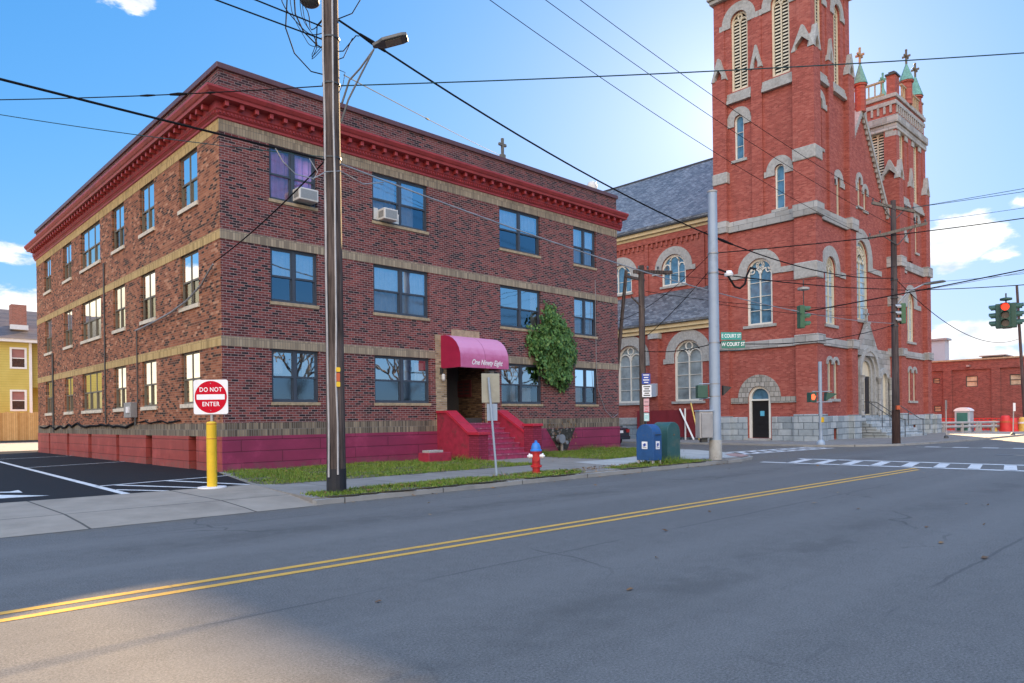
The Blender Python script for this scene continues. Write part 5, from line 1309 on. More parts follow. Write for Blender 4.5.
# small wooden pole with its stack of signs, and the second pole behind
B = (21.8, 15.62)
pb = pole('utility_pole', 'dark wooden pole with a stack of small signs behind the mailboxes', B[0], B[1], .1, 7.05, .135, .105, M['pole_wood'])
pb2 = pole('utility_pole', 'dark wooden pole half hidden behind the right corner of the apartments', 27.42, 21.6, .1, 8.6, .10, .085, M['pole_wood'], (.80,-.5))
b = MB(); b.box(28.1,29.6,21.0,21.1,8.35,8.47); b.build('crossarm', M['pole_wood'], pb2)
b = MB(); obox(b, (22.15,15.35), (.82,-.57), .75, .05, 6.86, 6.98); ca = b.build('crossarm', M['pole_wood'], pb)
for d in (-.55,-.2,.2,.55): insulator(22.15+.82*d, 15.35-.57*d, 6.98).build('insulator', M['lamp_grey'], ca)
b = MB(); b.tube([(21.83,15.5,5.5),(21.4,15.8,6.0)], .03, 6); b.build('brace', M['pole_wood'], pb)
b = MB(); b.tube([(21.74,15.45,.4),(21.74,15.45,2.4)], .03, 6); b.build('conduit', M['steel_dark'], pb)
def pole_sign(label, z0, z1, w, m, lines, ink, off=0.):
    t = thing('pole_sign', label, 'sign', (21.72, 15.44, z0)); c = Vector((B[0],B[1],0)) - Vector((math.cos(YAW),math.sin(YAW),0))*.20 + Vector((CR[0],CR[1],0))*(.09+off)
    M4 = frame_matrix((c.x,c.y,(z0+z1)/2), (CR[0],CR[1],0), (0,0,1)); p = flat(rrect(w,z1-z0,.015), M4, .008).build('sign_panel', m, t)
    for i in range(lines):
        y = (z1-z0)*(.36-.72*i/max(1,lines-1)) if lines > 1 else 0
        flat(rrect(w*(.72 if i % 2 == 0 else .5),(z1-z0)*.09,.004), M4 @ Matrix.Translation((0,y,0)), .002, .008).build('print_line', ink, p)
pole_sign('blue sign with white print, topmost on the wooden pole by the mailboxes', 2.78, 3.16, .31, M['sign_blue'], 4, M['sign_white'])
pole_sign('large white sign with dark print under the blue sign on the wooden pole', 2.30, 2.74, .34, M['sign_white'], 5, M['black_print'], .02)
pole_sign('small pink and white sign with a dark square on the wooden pole', 2.0, 2.24, .2, M['sign_pink'], 1, M['black_print'])
pole_sign('small pink parking sign, second from the bottom on the wooden pole', 1.74, 1.98, .2, M['sign_pink'], 3, M['sign_red'])
pole_sign('small mint green sign at the bottom of the stack on the wooden pole', 1.42, 1.71, .19, M['sign_mint'], 2, M['sign_white'])
# far pole, church corner
D = (38.35, 12.3)
pdv = pole('utility_pole', 'wooden utility pole with two crossarms in front of the church steps', D[0], D[1], .05, 12.1, .185, .12, M['pole_wood_far'])
b = MB(); b.lathe([(.195,0),(.19,1.7)], D[0], D[1], 14, .05); b.build('foot_stain', M['pole_wood_warm'], pdv)
b = MB(); obox(b, (D[0]-.14,D[1]-.13), CR, .08, .08, 1.78, 1.98); b.build('marker_tag', M['orange'], pdv)
def arm(c, ax, h, z0, z1, par):
    a = Vector((ax[0],ax[1],0)).normalized(); b = MB(); p, q = Vector((c[0],c[1],z0))-a*h, Vector((c[0],c[1],z1))+a*h
    s = Vector((-a.y,a.x,0))*.06; b.prism([p-s-Vector((0,0,.07)), p+s-Vector((0,0,.07)), p+s+Vector((0,0,.07)), p-s+Vector((0,0,.07))], q-p); o = b.build('crossarm', M['arm_wood'], par)
    for t in (-.95,-.6,.6,.95):
        w = (p+q)/2 + (q-p)/2*t; insulator(w.x,w.y,w.z+.07).build('insulator', M['lamp_grey'], o)
    b = MB(); b.tube([(c[0],c[1],(z0+z1)/2-.7), tuple((p+q)/2+(q-p)/2*.55)], .025, 5); b.tube([(c[0],c[1],(z0+z1)/2-.7), tuple((p+q)/2-(q-p)/2*.55)], .025, 5); b.build('brace', M['steel_dark'], o)
arm(D, (.71,-.68), 1.05, 12.05, 11.6, pdv); arm((D[0]-.05,D[1]-.2), (.71,-.68), 1.45, 10.25, 10.95, pdv)
b = MB()
for z in (5.9, 6.6, 7.3, 8.2): b.lathe([(.18,0),(.18,.05)], D[0], D[1], 14, z)
b.each('clamp_band', M['steel_dark'], pdv)
l2 = thing('street_light', 'grey street light reaching right from the wooden pole before the church', 'street light', (38.65, 11.95, 7.3))
b = MB(); b.tube([(38.4,12.2,7.0),(38.75,11.8,7.6),(39.3,11.28,7.95)], .04, 6); b.build('arm', M['galv'], l2)
b = MB(); b.tube([(39.25,11.32,7.95),(39.5,11.1,8.0),(40.0,10.6,8.1),(40.1,10.5,8.1)], [.03,.075,.07,.03], 8); b.build('lamp_head', M['lamp_grey'], l2, smooth=True)

# traffic signals
def signal_head(mb_body, mb_visor, c, face, w=.30, h=1.0, d=.22):
    """three-lens head: housing, hooded visors; returns lens centres"""
    f = Vector((face[0],face[1],0)).normalized(); s = Vector((-f.y,f.x,0)); c = Vector(c); out = []
    obox(mb_body, (c.x,c.y), (s.x,s.y), w/2, d/2, c.z-h/2, c.z+h/2)
    for k in range(3):
        z = c.z + h*(.33-.33*k); o = c + f*(d/2) ; o.z = z; out.append(o)
        n = 8; r = h*.15
        A = [o + s*r*math.cos(a) + Vector((0,0,r*math.sin(a))) for a in [-.35+(PI+.7)*q/n for q in range(n+1)]]
        for q in range(n):
            L1 = f*(.26 if 1 <= q < n-1 else .2)
            mb_visor.quad(A[q], A[q+1], A[q+1]+L1, A[q]+L1)
    return out, f, s
def lens(o, f, s, r, m, par):
    b = MB(); n = 14; b.add([o+f*.012+s*r*math.cos(2*PI*q/n)+Vector((0,0,r*math.sin(2*PI*q/n))) for q in range(n)], [tuple(range(n))]); return b.build('lens', m, par)
t = thing('traffic_signal', 'green traffic signal seen side-on, hanging from the span wire in front of the church', 'traffic signal', (28.1, 12.35, 4.98), 'traffic signals')
b, v = MB(), MB(); ls, f, s = signal_head(b, v, (28.0,12.42,5.46), (.80,-.60),   .27, .90, .2); o = b.build('housing', M['signal_green'], t, bevel=.02); v.build('visor', M['signal_green'], o)
for q in ls: lens(q, f, s, .11, M['lens_off'], o)
b = MB(); b.tube([(28.1,12.35,5.9),(28.1,12.35,6.95)], .022, 6); b.build('hanger', M['steel_dark'], t)
b = MB(); b.lathe([(.03,0),(.22,.04),(.22,.12),(.03,.16)], 28.1, 12.35, 14, 6.5); b.build('balance_adjuster', M['galv_dirty'], t)
t = thing('traffic_signal', 'four-way traffic signal showing red, hanging over the road by the brick warehouse', 'traffic signal', (38.5, 7.7, 5.4), 'traffic signals')
cx, cy = 38.55, 7.70
for fc_ in ((-1,-.12),(1,.12),(-.12,1),(.12,-1)):
    b, v = MB(), MB(); F_ = Vector((fc_[0],fc_[1],0)).normalized()
    ls, f, s = signal_head(b, v, (cx+F_.x*.26, cy+F_.y*.26, 5.93), fc_, .36, 1.1, .26); o = b.build('housing', M['signal_dark'], t, bevel=.02); v.build('visor', M['signal_dark'], o)
    for k, q in enumerate(ls): lens(q, f, s, .15, M['lens_red'] if (k == 0 and fc_ == (-1,-.12)) else M['lens_off'], o)
b = MB(); b.tube([(cx,cy,6.48),(cx,cy,6.95)], .03, 6); b.build('hanger', M['steel_dark'], t)
b = MB(); b.lathe([(.03,0),(.24,.04),(.24,.12),(.03,.17)], cx, cy, 14, 6.6); b.build('balance_adjuster', M['signal_dark'], t)
t = thing('traffic_signal', 'green traffic signal mounted on the wooden pole before the church', 'traffic signal', (38.4, 12.05, 6.0), 'traffic signals')
b, v = MB(), MB(); ls, f, s = signal_head(b, v, (38.5,11.98,6.52), (-.60,.75), .27, 1.0, .22); o = b.build('housing', M['signal_green'], t, bevel=.02); v.build('visor', M['galv'], o)
for q in ls: lens(q, f, s, .12, M['lens_off'], o)
b = MB(); b.tube([(38.4,12.2,6.9),(38.5,12.0,6.9)], .03, 6); b.tube([(38.4,12.2,6.1),(38.5,12.0,6.1)], .03, 6); b.each('bracket', M['galv'], t)
# pedestrian pole
pp = thing('pedestrian_signal', 'grey pedestrian signal post with a lit red hand before the church', 'pedestrian signal', (35.55, 14.85, .08))
b = MB(); b.tube([(35.55,14.85,.08),(35.55,14.85,4.2)], .085, 12); b.lathe([(.2,0),(.2,.12),(.1,.25)], 35.55, 14.85, 14, .08); b.build('post', M['galv_blue'], pp, smooth=True)
b = MB(); obox(b, (35.18,15.12), (-.5,-.86), .16, .17, 2.2, 2.68); hd_ = b.build('housing', M['signal_dark'], pp, bevel=.02)
M4 = frame_matrix((35.18-.20*math.cos(.80), 15.12-.20*math.sin(.80), 2.44), (CR[0],CR[1],0), (0,0,1))
b = flat([(-.07,-.13),(.06,-.13),(.10,.0),(.13,.05),(.10,.07),(.06,.03),(.06,.14),(.02,.15),(-.03,.15),(-.08,.12),(-.09,0)], M4, .004, .0); b.build('hand_symbol', M['lens_hand'], hd_)
b = MB(); b.tube([(35.2,15.1,2.72),(35.95,14.45,2.72)], .03, 6); b.tube([(35.2,15.1,2.2),(35.95,14.45,2.2)], .03, 6); b.each('bracket', M['galv'], pp)
b = MB(); b.prism([(35.75,14.65,2.25),(36.15,14.25,2.60),(35.78,14.62,2.68)], (.16,.2,0)); b.build('second_housing', M['signal_dark'], pp)
b = MB(); obox(b, (35.55,14.75), (1,0), .06, .05, 1.2, 1.45); b.build('push_button', M['yellow'], pp)

# ------------------------------------------------------------------ wires
def wire(name, label, a, b, sag, r, m, n=22, kinks=None):
    a, b = Vector(a), Vector(b); w = MB()
    w.tube([a.lerp(b, i/n) - Vector((0,0,4*sag*(i/n)*(1-i/n))) for i in range(n+1)], r, 6)
    if kinks:
        for t0, t1, rk in kinks:
            p = [a.lerp(b, t) - Vector((0,0,4*sag*t*(1-t))) for t in (t0, (t0+t1)/2, t1)]; w.tube(p, [rk*.6, rk, rk*.6], 7)
    o = w.build('cable', m, None, smooth=True); tag(o, label, 'cable', name); return rebase(o)
OW = 'overhead wires'
WB, WG, WT = M['wire_black'], M['wire_grey'], M['wire_teal']
wire(OW, 'thick black cable sagging from the kerbside pole across the church to the far pole', (7.45,12.74,9.68), (38.3,12.3,8.3), 1.46, .021, WB, 30, [(.02,.04,.05),(.46,.50,.05)])
wire(OW, 'pale grey cable crossing below the top windows to the far pole', (7.42,12.70,6.75), (38.3,12.3,6.05), .70, .016, WG, 30, [(.64,.66,.035)])
wire(OW, 'thick dark cable from the left edge to the kerbside pole at top window height', (-26,12.9,7.05), (7.4,12.75,6.75), .25, .020, WB, 24)
wire(OW, 'guy wire with black insulators from the left edge to the kerbside pole', (.54,22.31,9.08), (7.35,12.82,8.28), .1, .011, WB, 24, [(.64,.67,.025),(.70,.735,.035),(.77,.79,.025)])
wire(OW, 'long wire running from the kerbside pole to the right edge across the tower', (7.45,12.74,8.28), (19.02,2.44,9.14), .08, .012, WT, 24)
wire(OW, 'dark wire leaving the kerbside pole towards the upper left', (-26,12.95,9.0), (7.35,12.82,9.18), .15, .014, WB, 24)
wire(OW, 'second dark wire to the upper left just above the first', (-26,13.0,9.7), (7.3,12.85,9.45), .12, .014, WB, 24)
wire(OW, 'thin teal wire from the left edge down to the cable cluster on the kerbside pole', (.54,22.3,9.36), (7.3,12.85,6.85), .12, .009, WT, 24)
wire(OW, 'lowest of three thin wires slanting down from the top edge to the far pole', (7.5,13.98,13.5), (37.15,13.36,10.49), .6, .010, WB, 26)
wire(OW, 'middle of three thin wires slanting down from the top edge to the far pole', (7.5,13.98,14.5), (38.15,12.39,10.97), .6, .010, WB, 26)
wire(OW, 'highest of three thin wires slanting down from the top edge to the far pole', (7.5,13.98,15.2), (39.15,11.43,11.05), .7, .010, WB, 26)
wire(OW, 'thin wire with a small insulator dropping from the kerbside pole behind the apartment roof', (7.6,12.6,8.5), (29.24,30,16.68), .05, .010, WT, 20, [(.245,.26,.03)])
wire(OW, 'black service drop slanting from the kerbside pole to the corner of the apartments', (7.32,12.85,6.8), (8.36,21.2,6.3), .12, .016, WB, 18)
wire(OW, 'black cable from the steel traffic pole rising right across the tower window', (21.4,12.35,6.98), (38.7,-1.2,10.2), .3, .018, WB, 24)
wire(OW, 'span wire from the steel traffic pole carrying the side-on signal to the far pole', (21.4,12.35,6.3), (38.3,12.3,7.75), .12, .02, WB, 24)
wire(OW, 'span wire from the far pole carrying the red signal to the right edge', (38.35,12.25,7.7), (38.6,-1.5,7.3), .35, .02, WB, 20)
wire(OW, 'upper teal wire from the far pole to the right edge', (38.9,11.6,11.75), (38.7,-1.2,11.4), .05, .013, WT, 16)
wire(OW, 'middle teal wire from the far pole to the right edge', (38.6,11.9,11.7), (38.7,-1.2,11.0), .05, .013, WT, 16)
wire(OW, 'thin dark wire under the teal pair at the far pole', (38.95,11.5,11.0), (38.7,-1.2,10.6), .15, .010, WT, 16)
wire(OW, 'grey wire from the far pole rising to the right edge above the red signal', (38.4,12.2,7.5), (38.7,-1.2,8.9), .25, .013, WG, 16)
wire(OW, 'black cable rising to the right edge just above the red signal', (30.5,13.6,6.0), (38.8,-1.4,8.8), .12, .026, WB, 20)
wire(OW, 'pale teal wire between the clouds and the red signal', (38.4,12.25,8.0), (38.7,-1.2,8.15), .35, .010, WT, 16)
wire(OW, 'dark cable dropping right from the far pole to the leaning pole', (38.4,12.2,8.2), (67.4,12.7,7.3), 1.3, .02, WB, 22)
wire(OW, 'dark cable at mid height from the small wooden pole to the steel traffic pole', (21.8,15.6,4.0), (21.4,12.5,3.98), .12, .016, WB, 10)
wire(OW, 'black cable from the steel traffic pole to the far pole across the stone band', (21.45,12.35,4.0), (38.3,12.3,6.0), .35, .018, WB, 22)
wire(OW, 'thin stay wire from the wooden pole crossarm up to the steel traffic pole', (22.0,15.5,4.6), (21.4,12.5,6.5), .1, .012, WB, 10)
wire(OW, 'thin dark wire from the apartment corner pole to the steel traffic pole', (27.9,21.9,6.2), (21.4,12.5,7.0), .4, .011, WB, 14)
wire(OW, 'thin wire crossing the church belt from the small pole to the right edge', (22.1,15.4,6.9), (38.4,12.2,8.9), .5, .011, WB, 18)
wire(OW, 'thin wire sagging across the tower window from the wooden pole to the far pole', (21.9,15.5,6.2), (38.3,12.3,7.0), .35, .011, WB, 18)
wire(OW, 'thin wire level with the side-on signal, from the steel pole to the far pole', (21.45,12.35,5.3), (38.3,12.3,6.6), .25, .010, WB, 18)
lp_ = thing('cable_loops', 'slack black cable loops beside the transformer on the kerbside pole', 'cable', (6.9, 13.1, 8.2))
b = MB()
b.tube([(6.75,13.25,10.2),(6.72,13.3,9.4),(6.85,13.2,8.9),(7.1,13.0,8.55),(7.33,12.85,8.5)], .013, 6); b.tube([(6.85,13.2,10.2),(6.88,13.2,9.7),(7.0,13.1,9.35),(7.2,12.95,9.1),(7.36,12.85,9.0)], .014, 6)
b.tube([(7.22,13.0,9.1),(7.22,12.95,9.5),(7.3,12.85,9.62),(7.5,12.65,9.6),(7.75,12.5,9.75),(7.95,12.3,10.2)], .011, 6); b.tube([(7.4,12.75,8.95),(7.6,12.6,8.98),(7.8,12.45,9.3),(7.9,12.5,9.35)], .011, 6)
b.tube([(7.42,12.7,8.75),(7.6,12.6,8.85),(7.75,12.5,9.25)], .010, 6); b.tube([(7.5,12.66,8.6),(7.62,12.58,8.55),(7.58,12.6,8.3),(7.5,12.66,8.1)], .007, 6)
for q in range(5):
    u_ = random.Random(50+q); x_ = 6.6 + u_.uniform(0,.35); z_ = 9.05 + u_.uniform(0,.7); y_ = 20.0-x_+.0
    P_ = [Vector((x_,y_,10.4)), Vector((x_+u_.uniform(-.05,.1),y_,z_+.5)), Vector((x_+.22,y_-.2,z_+u_.uniform(-.1,.1))), Vector((7.12,13.0,z_-u_.uniform(.05,.3))), Vector((7.34,12.84,z_-u_.uniform(-.15,.2)))]
    C_ = []
    for i_ in range(len(P_)-1):
        p0, p1, p2, p3 = P_[max(i_-1,0)], P_[i_], P_[i_+1], P_[min(i_+2,len(P_)-1)]
        for t_ in (0,.25,.5,.75): C_.append(.5*((2*p1)+(p2-p0)*t_+(2*p0-5*p1+4*p2-p3)*t_**2+(3*p1-p0-3*p2+p3)*t_**3))
    b.tube(C_ + [P_[-1]], .007+.003*(q % 2), 6)
b.build('loop', WB, lp_, smooth=True)
dl = thing('cable_loops', 'tangled white cable loops where the cables meet the kerbside pole at top window height', 'cable', (7.3, 12.7, 6.3))
b = MB(); b.tube([(6.2,12.75,6.72),(6.35,12.75,6.5),(6.6,12.74,6.32),(6.95,12.7,6.3),(7.2,12.66,6.48),(7.5,12.6,6.55),(7.8,12.7,6.52),(8.1,12.72,6.45),(8.6,12.73,6.60)], .011, 6); b.tube([(6.9,12.75,6.7),(7.05,12.7,6.45),(6.98,12.75,6.3)], .009, 6)
b.build('loop', WG, dl, smooth=True)

# ------------------------------------------------------------------ left background
yh = thing('yellow_house', 'yellow clapboard house with dark shingle roof and white window trim behind the parking lot', 'house', (8, 80, .1))
b = MB(); HF = front(76.); hw_ = [(-.2,1.06,6.6,8.5),(11.97,13.23,6.6,8.5),(11.95,13.2,2.85,4.75),(7.6,8.9,6.6,8.5),(7.6,8.9,2.85,4.75),(3.6,4.9,6.6,8.5)]
wall_face(b, HF, [(-3,0),(13.55,0),(13.55,9.0),(-3,9.0)], [rect(a+.12,c-.12,z0+.12,z1-.12) for a,c,z0,z1 in hw_], .15)
b.box(13.55,17.5,76.9,88,5.0,9.0); b.box(13.56,17.0,78.,88,0,5.0); b.quad((-3,76,0),(-3,88,0),(-3,88,9),(-3,76,9)); b.build('wall', M['siding'], yh)
for a,c,z0,z1 in hw_:
    f_ = MB(); A_ = rect(a,c,z0,z1); B_ = rect(a+.16,c-.16,z0+.16,z1-.16)
    ringface(f_, HF, A_+[A_[0]], B_+[B_[0]], -.1, .05); f_.pbox(HF, a+.16, c-.16, -.1, -.02, (z0+z1)/2-.04, (z0+z1)/2+.04); fo = f_.build('window', M['trim_white'], yh)
    p_ = MB(); p_.quad(HF(a+.1,-.08,z0+.1),HF(c-.1,-.08,z0+.1),HF(c-.1,-.08,z1-.1),HF(a+.1,-.08,z1-.1)); p_.build('pane', M['car_glass'], fo)
    p_ = MB(); p_.quad(HF(a+.17,-.075,(z0+z1)/2),HF(c-.17,-.075,(z0+z1)/2),HF(c-.17,-.075,z1-.17),HF(a+.17,-.075,z1-.17)); p_.build('blind', plain('house_blind', c3(.30,.14,.13), .8), fo)
b = MB(); b.box(-3.4,17.8,75.5,76.1,8.95,9.3); b.box(13.4,13.62,75.97,76.04,0,9); b.build('trim', M['trim_white'], yh)
b = MB(); b.prism([(-3.5,75.4,9.25),(-3.5,82,12.6),(-3.5,88.6,9.25)], (21.4,0,0)); rf_ = b.build('roof', M['shingle'], yh)
b = MB(); b.box(12.3,13.45,77.0,78.1,10.6,12.45); cm = b.build('chimney', M['brick_chimney'], rf_); b = MB(); b.box(12.2,13.55,76.9,77.2,10.2,10.62); b.build('flashing', M['trim_white'], cm)
wf = thing('wooden_fence', 'new pale wooden board fence in front of the yellow house', 'fence', (5, 74, .1))
b = MB()
x = -20.
while x < 26:
    b.box(x, x+.145, 73.98, 74.02, .15, 2.72 + .05*math.sin(x*9)); x += .154
b.build('board', M['fence_wood'], wf)
b = MB()
for z in (.6, 1.5, 2.3): b.box(-20, 26, 74.02, 74.1, z, z+.1)
b.build('rail', M['fence_wood'], wf)
b = MB(); b.box(-20, 26, 73.9, 74.1, .1, .3); tag(b.build('fence_kerb', M['steel_dark']), kind='structure')

# ------------------------------------------------------------------ between apartments and church
car = thing('parked_car', 'dark blue parked car seen from behind at the apartment corner', 'car', (32.2, 26.9, 0))
def car_build(t, xc, y0):
    prof_ = [(0,.35),(0,.78),(.10,.98),(.62,1.02),(1.25,1.42),(2.5,1.46),(3.25,1.05),(4.3,.90),(4.5,.62),(4.5,.3)]
    b = MB(); hw = .88; nn = len(prof_); vs = []
    for s_ in (-1, 1):
        for y, z in prof_: vs.append((xc+s_*(hw-(.16 if z > 1.1 else 0)), y0+y, z))
    fs_ = [(i, (i+1) % nn, nn+(i+1) % nn, nn+i) for i in range(nn)]
    b.add(vs, fs_ + [tuple(range(nn)), tuple(range(nn, 2*nn))]); b.build('body', M['car_paint'], t, bevel=.05)
    g = MB(); g.quad((xc-.66,y0+.70,1.06),(xc+.66,y0+.70,1.06),(xc+.6,y0+1.22,1.40),(xc-.6,y0+1.22,1.40)); g.v = [(x, y-.025, z+.02) for x, y, z in g.v]; g.build('rear_window', M['car_glass'], t)
    for s_ in (-1, 1):
        g = MB(); g.box(xc+s_*.72-.14,xc+s_*.72+.14,y0-.02,y0+.05,.72,.90); g.build('tail_light', M['tail_red'], t)
        for yy in (.85, 3.6):
            w_ = MB(); w_.lathe([(.2,-.1),(.32,-.09),(.32,.09),(.2,.1)], xc+s_*.80, y0+yy, 20, .32, 'x'); wo = w_.build('wheel', M['rubber'], t, smooth=True)
            w_ = MB(); w_.lathe([(.05,.0),(.2,.005),(.2,.02)], xc+s_*.80+s_*.095, y0+yy, 14, .32, 'x'); w_.build('rim', M['galv'], wo)
    g = MB(); g.box(xc-.26,xc+.26,y0-.03,y0-.005,.70,.84); g.build('number_plate', M['sign_white'], t)
    g = MB(); g.box(xc-.86,xc+.86,y0-.07,y0+.06,.33,.52); g.build('bumper', M['car_paint'], t, bevel=.03)
car_build(car, 32.2, 24.65)
ho = thing('hoarding', 'dark maroon plywood hoarding standing before the church aisle', 'fence', (40.2, 26.6, .1))
for k in range(4):
    b = MB(); b.box(40.26, 40.32, 24.5+k*1.22, 25.7+k*1.22, .25, 2.02); b.build('panel', M['hoarding'], ho)
b = MB()
for y in (24.5,26.9,29.3): b.box(40.33,40.43,y,y+.1,.08,2.0)
b.build('post', M['hoarding'], ho)
def stick(label, a, b_, r, m, name, cat):
    w = MB(); w.tube([a, b_], r, 4); o = w.build(name, m); tag(o, label, cat); return rebase(o)
stick('upright white post in front of the maroon hoarding', (40.1,25.45,.09), (40.1,25.45,2.1), .06, M['trim_white'], 'white_post', 'post')
stick('white plank leaning against the maroon hoarding', (39.75,24.6,.09), (40.2,25.9,2.08), .07, M['trim_white'], 'leaning_plank', 'plank')
stick('yellow plank leaning on the maroon hoarding beside the church tower', (39.8,24.25,.09), (40.15,25.05,2.45), .05, M['yellow_plastic'], 'leaning_plank', 'plank')

# ------------------------------------------------------------------ right background
WHG = plain('warehouse_glass_reflection', c3(.42,.37,.27), .15, .4, 2.5, spec=.8)  # cream tone paints a sunlit reflection into the panes
wh = thing('warehouse', 'low red brick warehouse with recessed panels beyond the church', 'building', (82, 12, .1))
b = MB(); WP = west(72.)
wins = [(19.44,19.99,4.27,4.74),(16.53,17.43,3.85,4.81),(13.35,14.22,3.86,4.79),(19.35,19.94,1.72,2.25),(9.2,10.1,3.86,4.79),(22.6,23.5,3.86,4.79)]
pan = [(19.17,20.9),(15.51,18.48),(11.7,14.87),(8.0,11.0),(21.6,24.6)]
wall_face(b, WP, rect(-8,40,0,6.15), [rect(a,c,.3,5.37) for a,c in pan], .12)
b.quad((72,-8,0),(95,-8,0),(95,-8,6.15),(72,-8,6.15)); b.quad((72,-8,6.15),(95,-8,6.15),(95,40,6.15),(72,40,6.15)); b.build('wall', M['brick_warehouse'], wh)
b = MB(); WP2 = west(72.12)
for a,c in pan: wall_face(b, WP2, rect(a,c,.3,5.37), [rect(*q) for q in wins if a <= q[0] and q[1] <= c], .15)
b.build('recessed_panel', M['brick_warehouse'], wh)
for a,c,z0,z1 in wins:
    f_ = MB(); A_ = rect(a,c,z0,z1); B_ = rect(a+.06,c-.06,z0+.06,z1-.06); ringface(f_, WP2, A_+[A_[0]], B_+[B_[0]], -.12, -.04); f_.pbox(WP2, a, c, -.12, -.05, (z0+z1)/2-.03, (z0+z1)/2+.03); fo = f_.build('window', M['steel_dark'], wh)
    p_ = MB(); p_.quad(WP2(a,-.1,z0),WP2(c,-.1,z0),WP2(c,-.1,z1),WP2(a,-.1,z1)); p_.build('pane', WHG, fo)
b = MB(); b.box(71.9,72.25,-8,40,6.15,6.28); b.build('coping', M['sill_tan'], wh)
b = MB(); b.box(71.7,72,17.05,17.3,5.6,5.75); b.build('wall_lamp', M['galv'], wh)
ru = thing('rooftop_unit', 'dark flat ventilation unit on the warehouse roof', 'rooftop unit', (76, 16, 6.15)); b = MB(); b.box(75,77.5,15.2,16.85,6.15,6.62); b.build('casing', M['steel_dark'], ru, bevel=.03); b = MB(); b.box(74.8,77.7,15.0,17.05,6.62,6.7); b.build('cover', M['galv_dirty'], ru)
gb = thing('metal_building', 'pale grey metal building rising between the church and the warehouse', 'building', (96, 27, 0)); b = MB(); b.box(90,91.5,23.72,40,0,9.75); b.build('wall', M['metal_sheet'], gb); b = MB(); b.box(89.8,91.7,23.5,40.2,9.75,9.95); b.build('roof_edge', M['galv'], gb)
gr = thing('guard_rail', 'long silver guard rail along the sunlit yard before the warehouse', 'guard rail', (64.5, 15.5, .1))
a_, b_ = Vector((61.9,17.9,0)), Vector((66.6,13.5,0)); dv = (b_-a_).normalized(); pv = Vector((-dv.y,dv.x,0))
for z0 in (.42, .72):
    w = MB(); w.prism([a_+pv*.05+Vector((0,0,z0)), a_-pv*.05+Vector((0,0,z0)), a_-pv*.08+Vector((0,0,z0+.1)), a_-pv*.05+Vector((0,0,z0+.2)), a_+pv*.05+Vector((0,0,z0+.2))], b_-a_); w.build('rail', M['galv'], gr)
for t_ in (.03,.25,.48,.66,.70,.86,.98):
    p = a_.lerp(b_, t_); w = MB(); w.box(p.x-.09,p.x+.09,p.y-.09,p.y+.09,.08,.85); w.build('post', M['galv_dirty'], gr)
pt = thing('portable_toilet', 'dark green portable toilet with pale roof behind the guard rail', 'portable toilet', (64.9, 15.9, .1))
b = MB(); b.box(64.5,65.6,15.35,16.4,.09,1.72); b.build('cabin', M['potty_grey'], pt, bevel=.03); b = MB(); b.box(64.47,64.5,15.5,16.25,.2,1.5); b.build('door', M['potty_green'], pt)
b = MB(); b.box(64.47,64.5,15.5,16.25,1.5,1.6); b.build('vent_panel', M['potty_green'], pt)
b = MB(); b.prism([(64.44,15.3,1.72),(64.44,16.45,1.72)] + [(64.44,15.875+.575*math.cos(PI*k/10),1.72+.30*math.sin(PI*k/10)) for k in range(11)], (1.2,0,0)); b.build('roof', M['sign_white'], pt)
sf = thing('safety_fence', 'low orange mesh safety fence in front of the warehouse wall', 'fence', (67, 15, .1))
b = MB()
for z in (.15,.4,.65,.9,1.08): b.box(68.0,68.02,8,21,z,z+.07)
for k in range(44): b.box(67.99,68.03,8+k*.3,8.05+k*.3,.12,1.12)
b.build('mesh', M['red_plastic'], sf)
def barrel(label, x, y, w, h, m):
    t = thing('traffic_barrel', label, 'barrier', (x, y, .1)); b = MB(); b.lathe([(w*.55,0),(w*.55,.08),(w*.5,.1),(w*.46,h*.5),(w*.40,h*.92),(w*.3,h)], x, y, 14, .09); b.build('body', m, t, smooth=True)
    b = MB(); b.lathe([(w*.475,0),(w*.465,h*.12)], x, y, 14, .09+h*.55); b.build('band', M['sign_white'] if m is not M['red_plastic'] else M['orange'], t)
barrel('tall red plastic traffic barrel at the right end of the guard rail', 66.4, 13.4, .8, 1.25, M['red_plastic'])
barrel('red plastic barrel half hidden behind the sign post on the right', 66.8, 13.0, .7, 1.05, M['red_plastic'])
barrel('small yellow barrel between the guard rail and the red barrels', 66.3, 14.15, .45, .85, M['yellow_plastic'])
barrel('yellow barrel at the right edge of the photo beside the leaning pole', 67.2, 12.35, .8, 1.1, M['yellow_plastic'])
def thin_sign(label, x, y, h, lean, panel):
    t = thing('street_sign', label, 'street sign', (x, y, .1)); b = MB(); b.tube([(x,y,.05),(x+lean[0],y+lean[1],h)], .035, 6); b.build('post', M['galv_dirty'], t)
    b = MB(); b.lathe([(.14,0),(.12,.15),(.04,.2)], x, y, 10, .05); b.build('base', M['steel_dark'], t)
    b = MB(); obox(b, (x+lean[0]*.85-.05, y+lean[1]*.85-.05), CR if panel else (.69,.72), .075 if panel else .03, .012, h-.55, h-.02); b.build('sign_panel', M['sign_white'] if panel else M['galv'], t)
thin_sign('thin grey sign post, sign edge-on, at the kerb before the yard', 48.2, 12.7, 2.35, (0,0), False)
thin_sign('thin post with a narrow white sign at the kerb near the right edge', 56.0, 10.9, 2.2, (.05,-.05), True)
pe = pole('utility_pole', 'leaning grey utility pole at the right edge by the warehouse', 67.75, 12.35, .0, 11.5, .13, .09, M['pole_wood_far'], (-.40,.38))
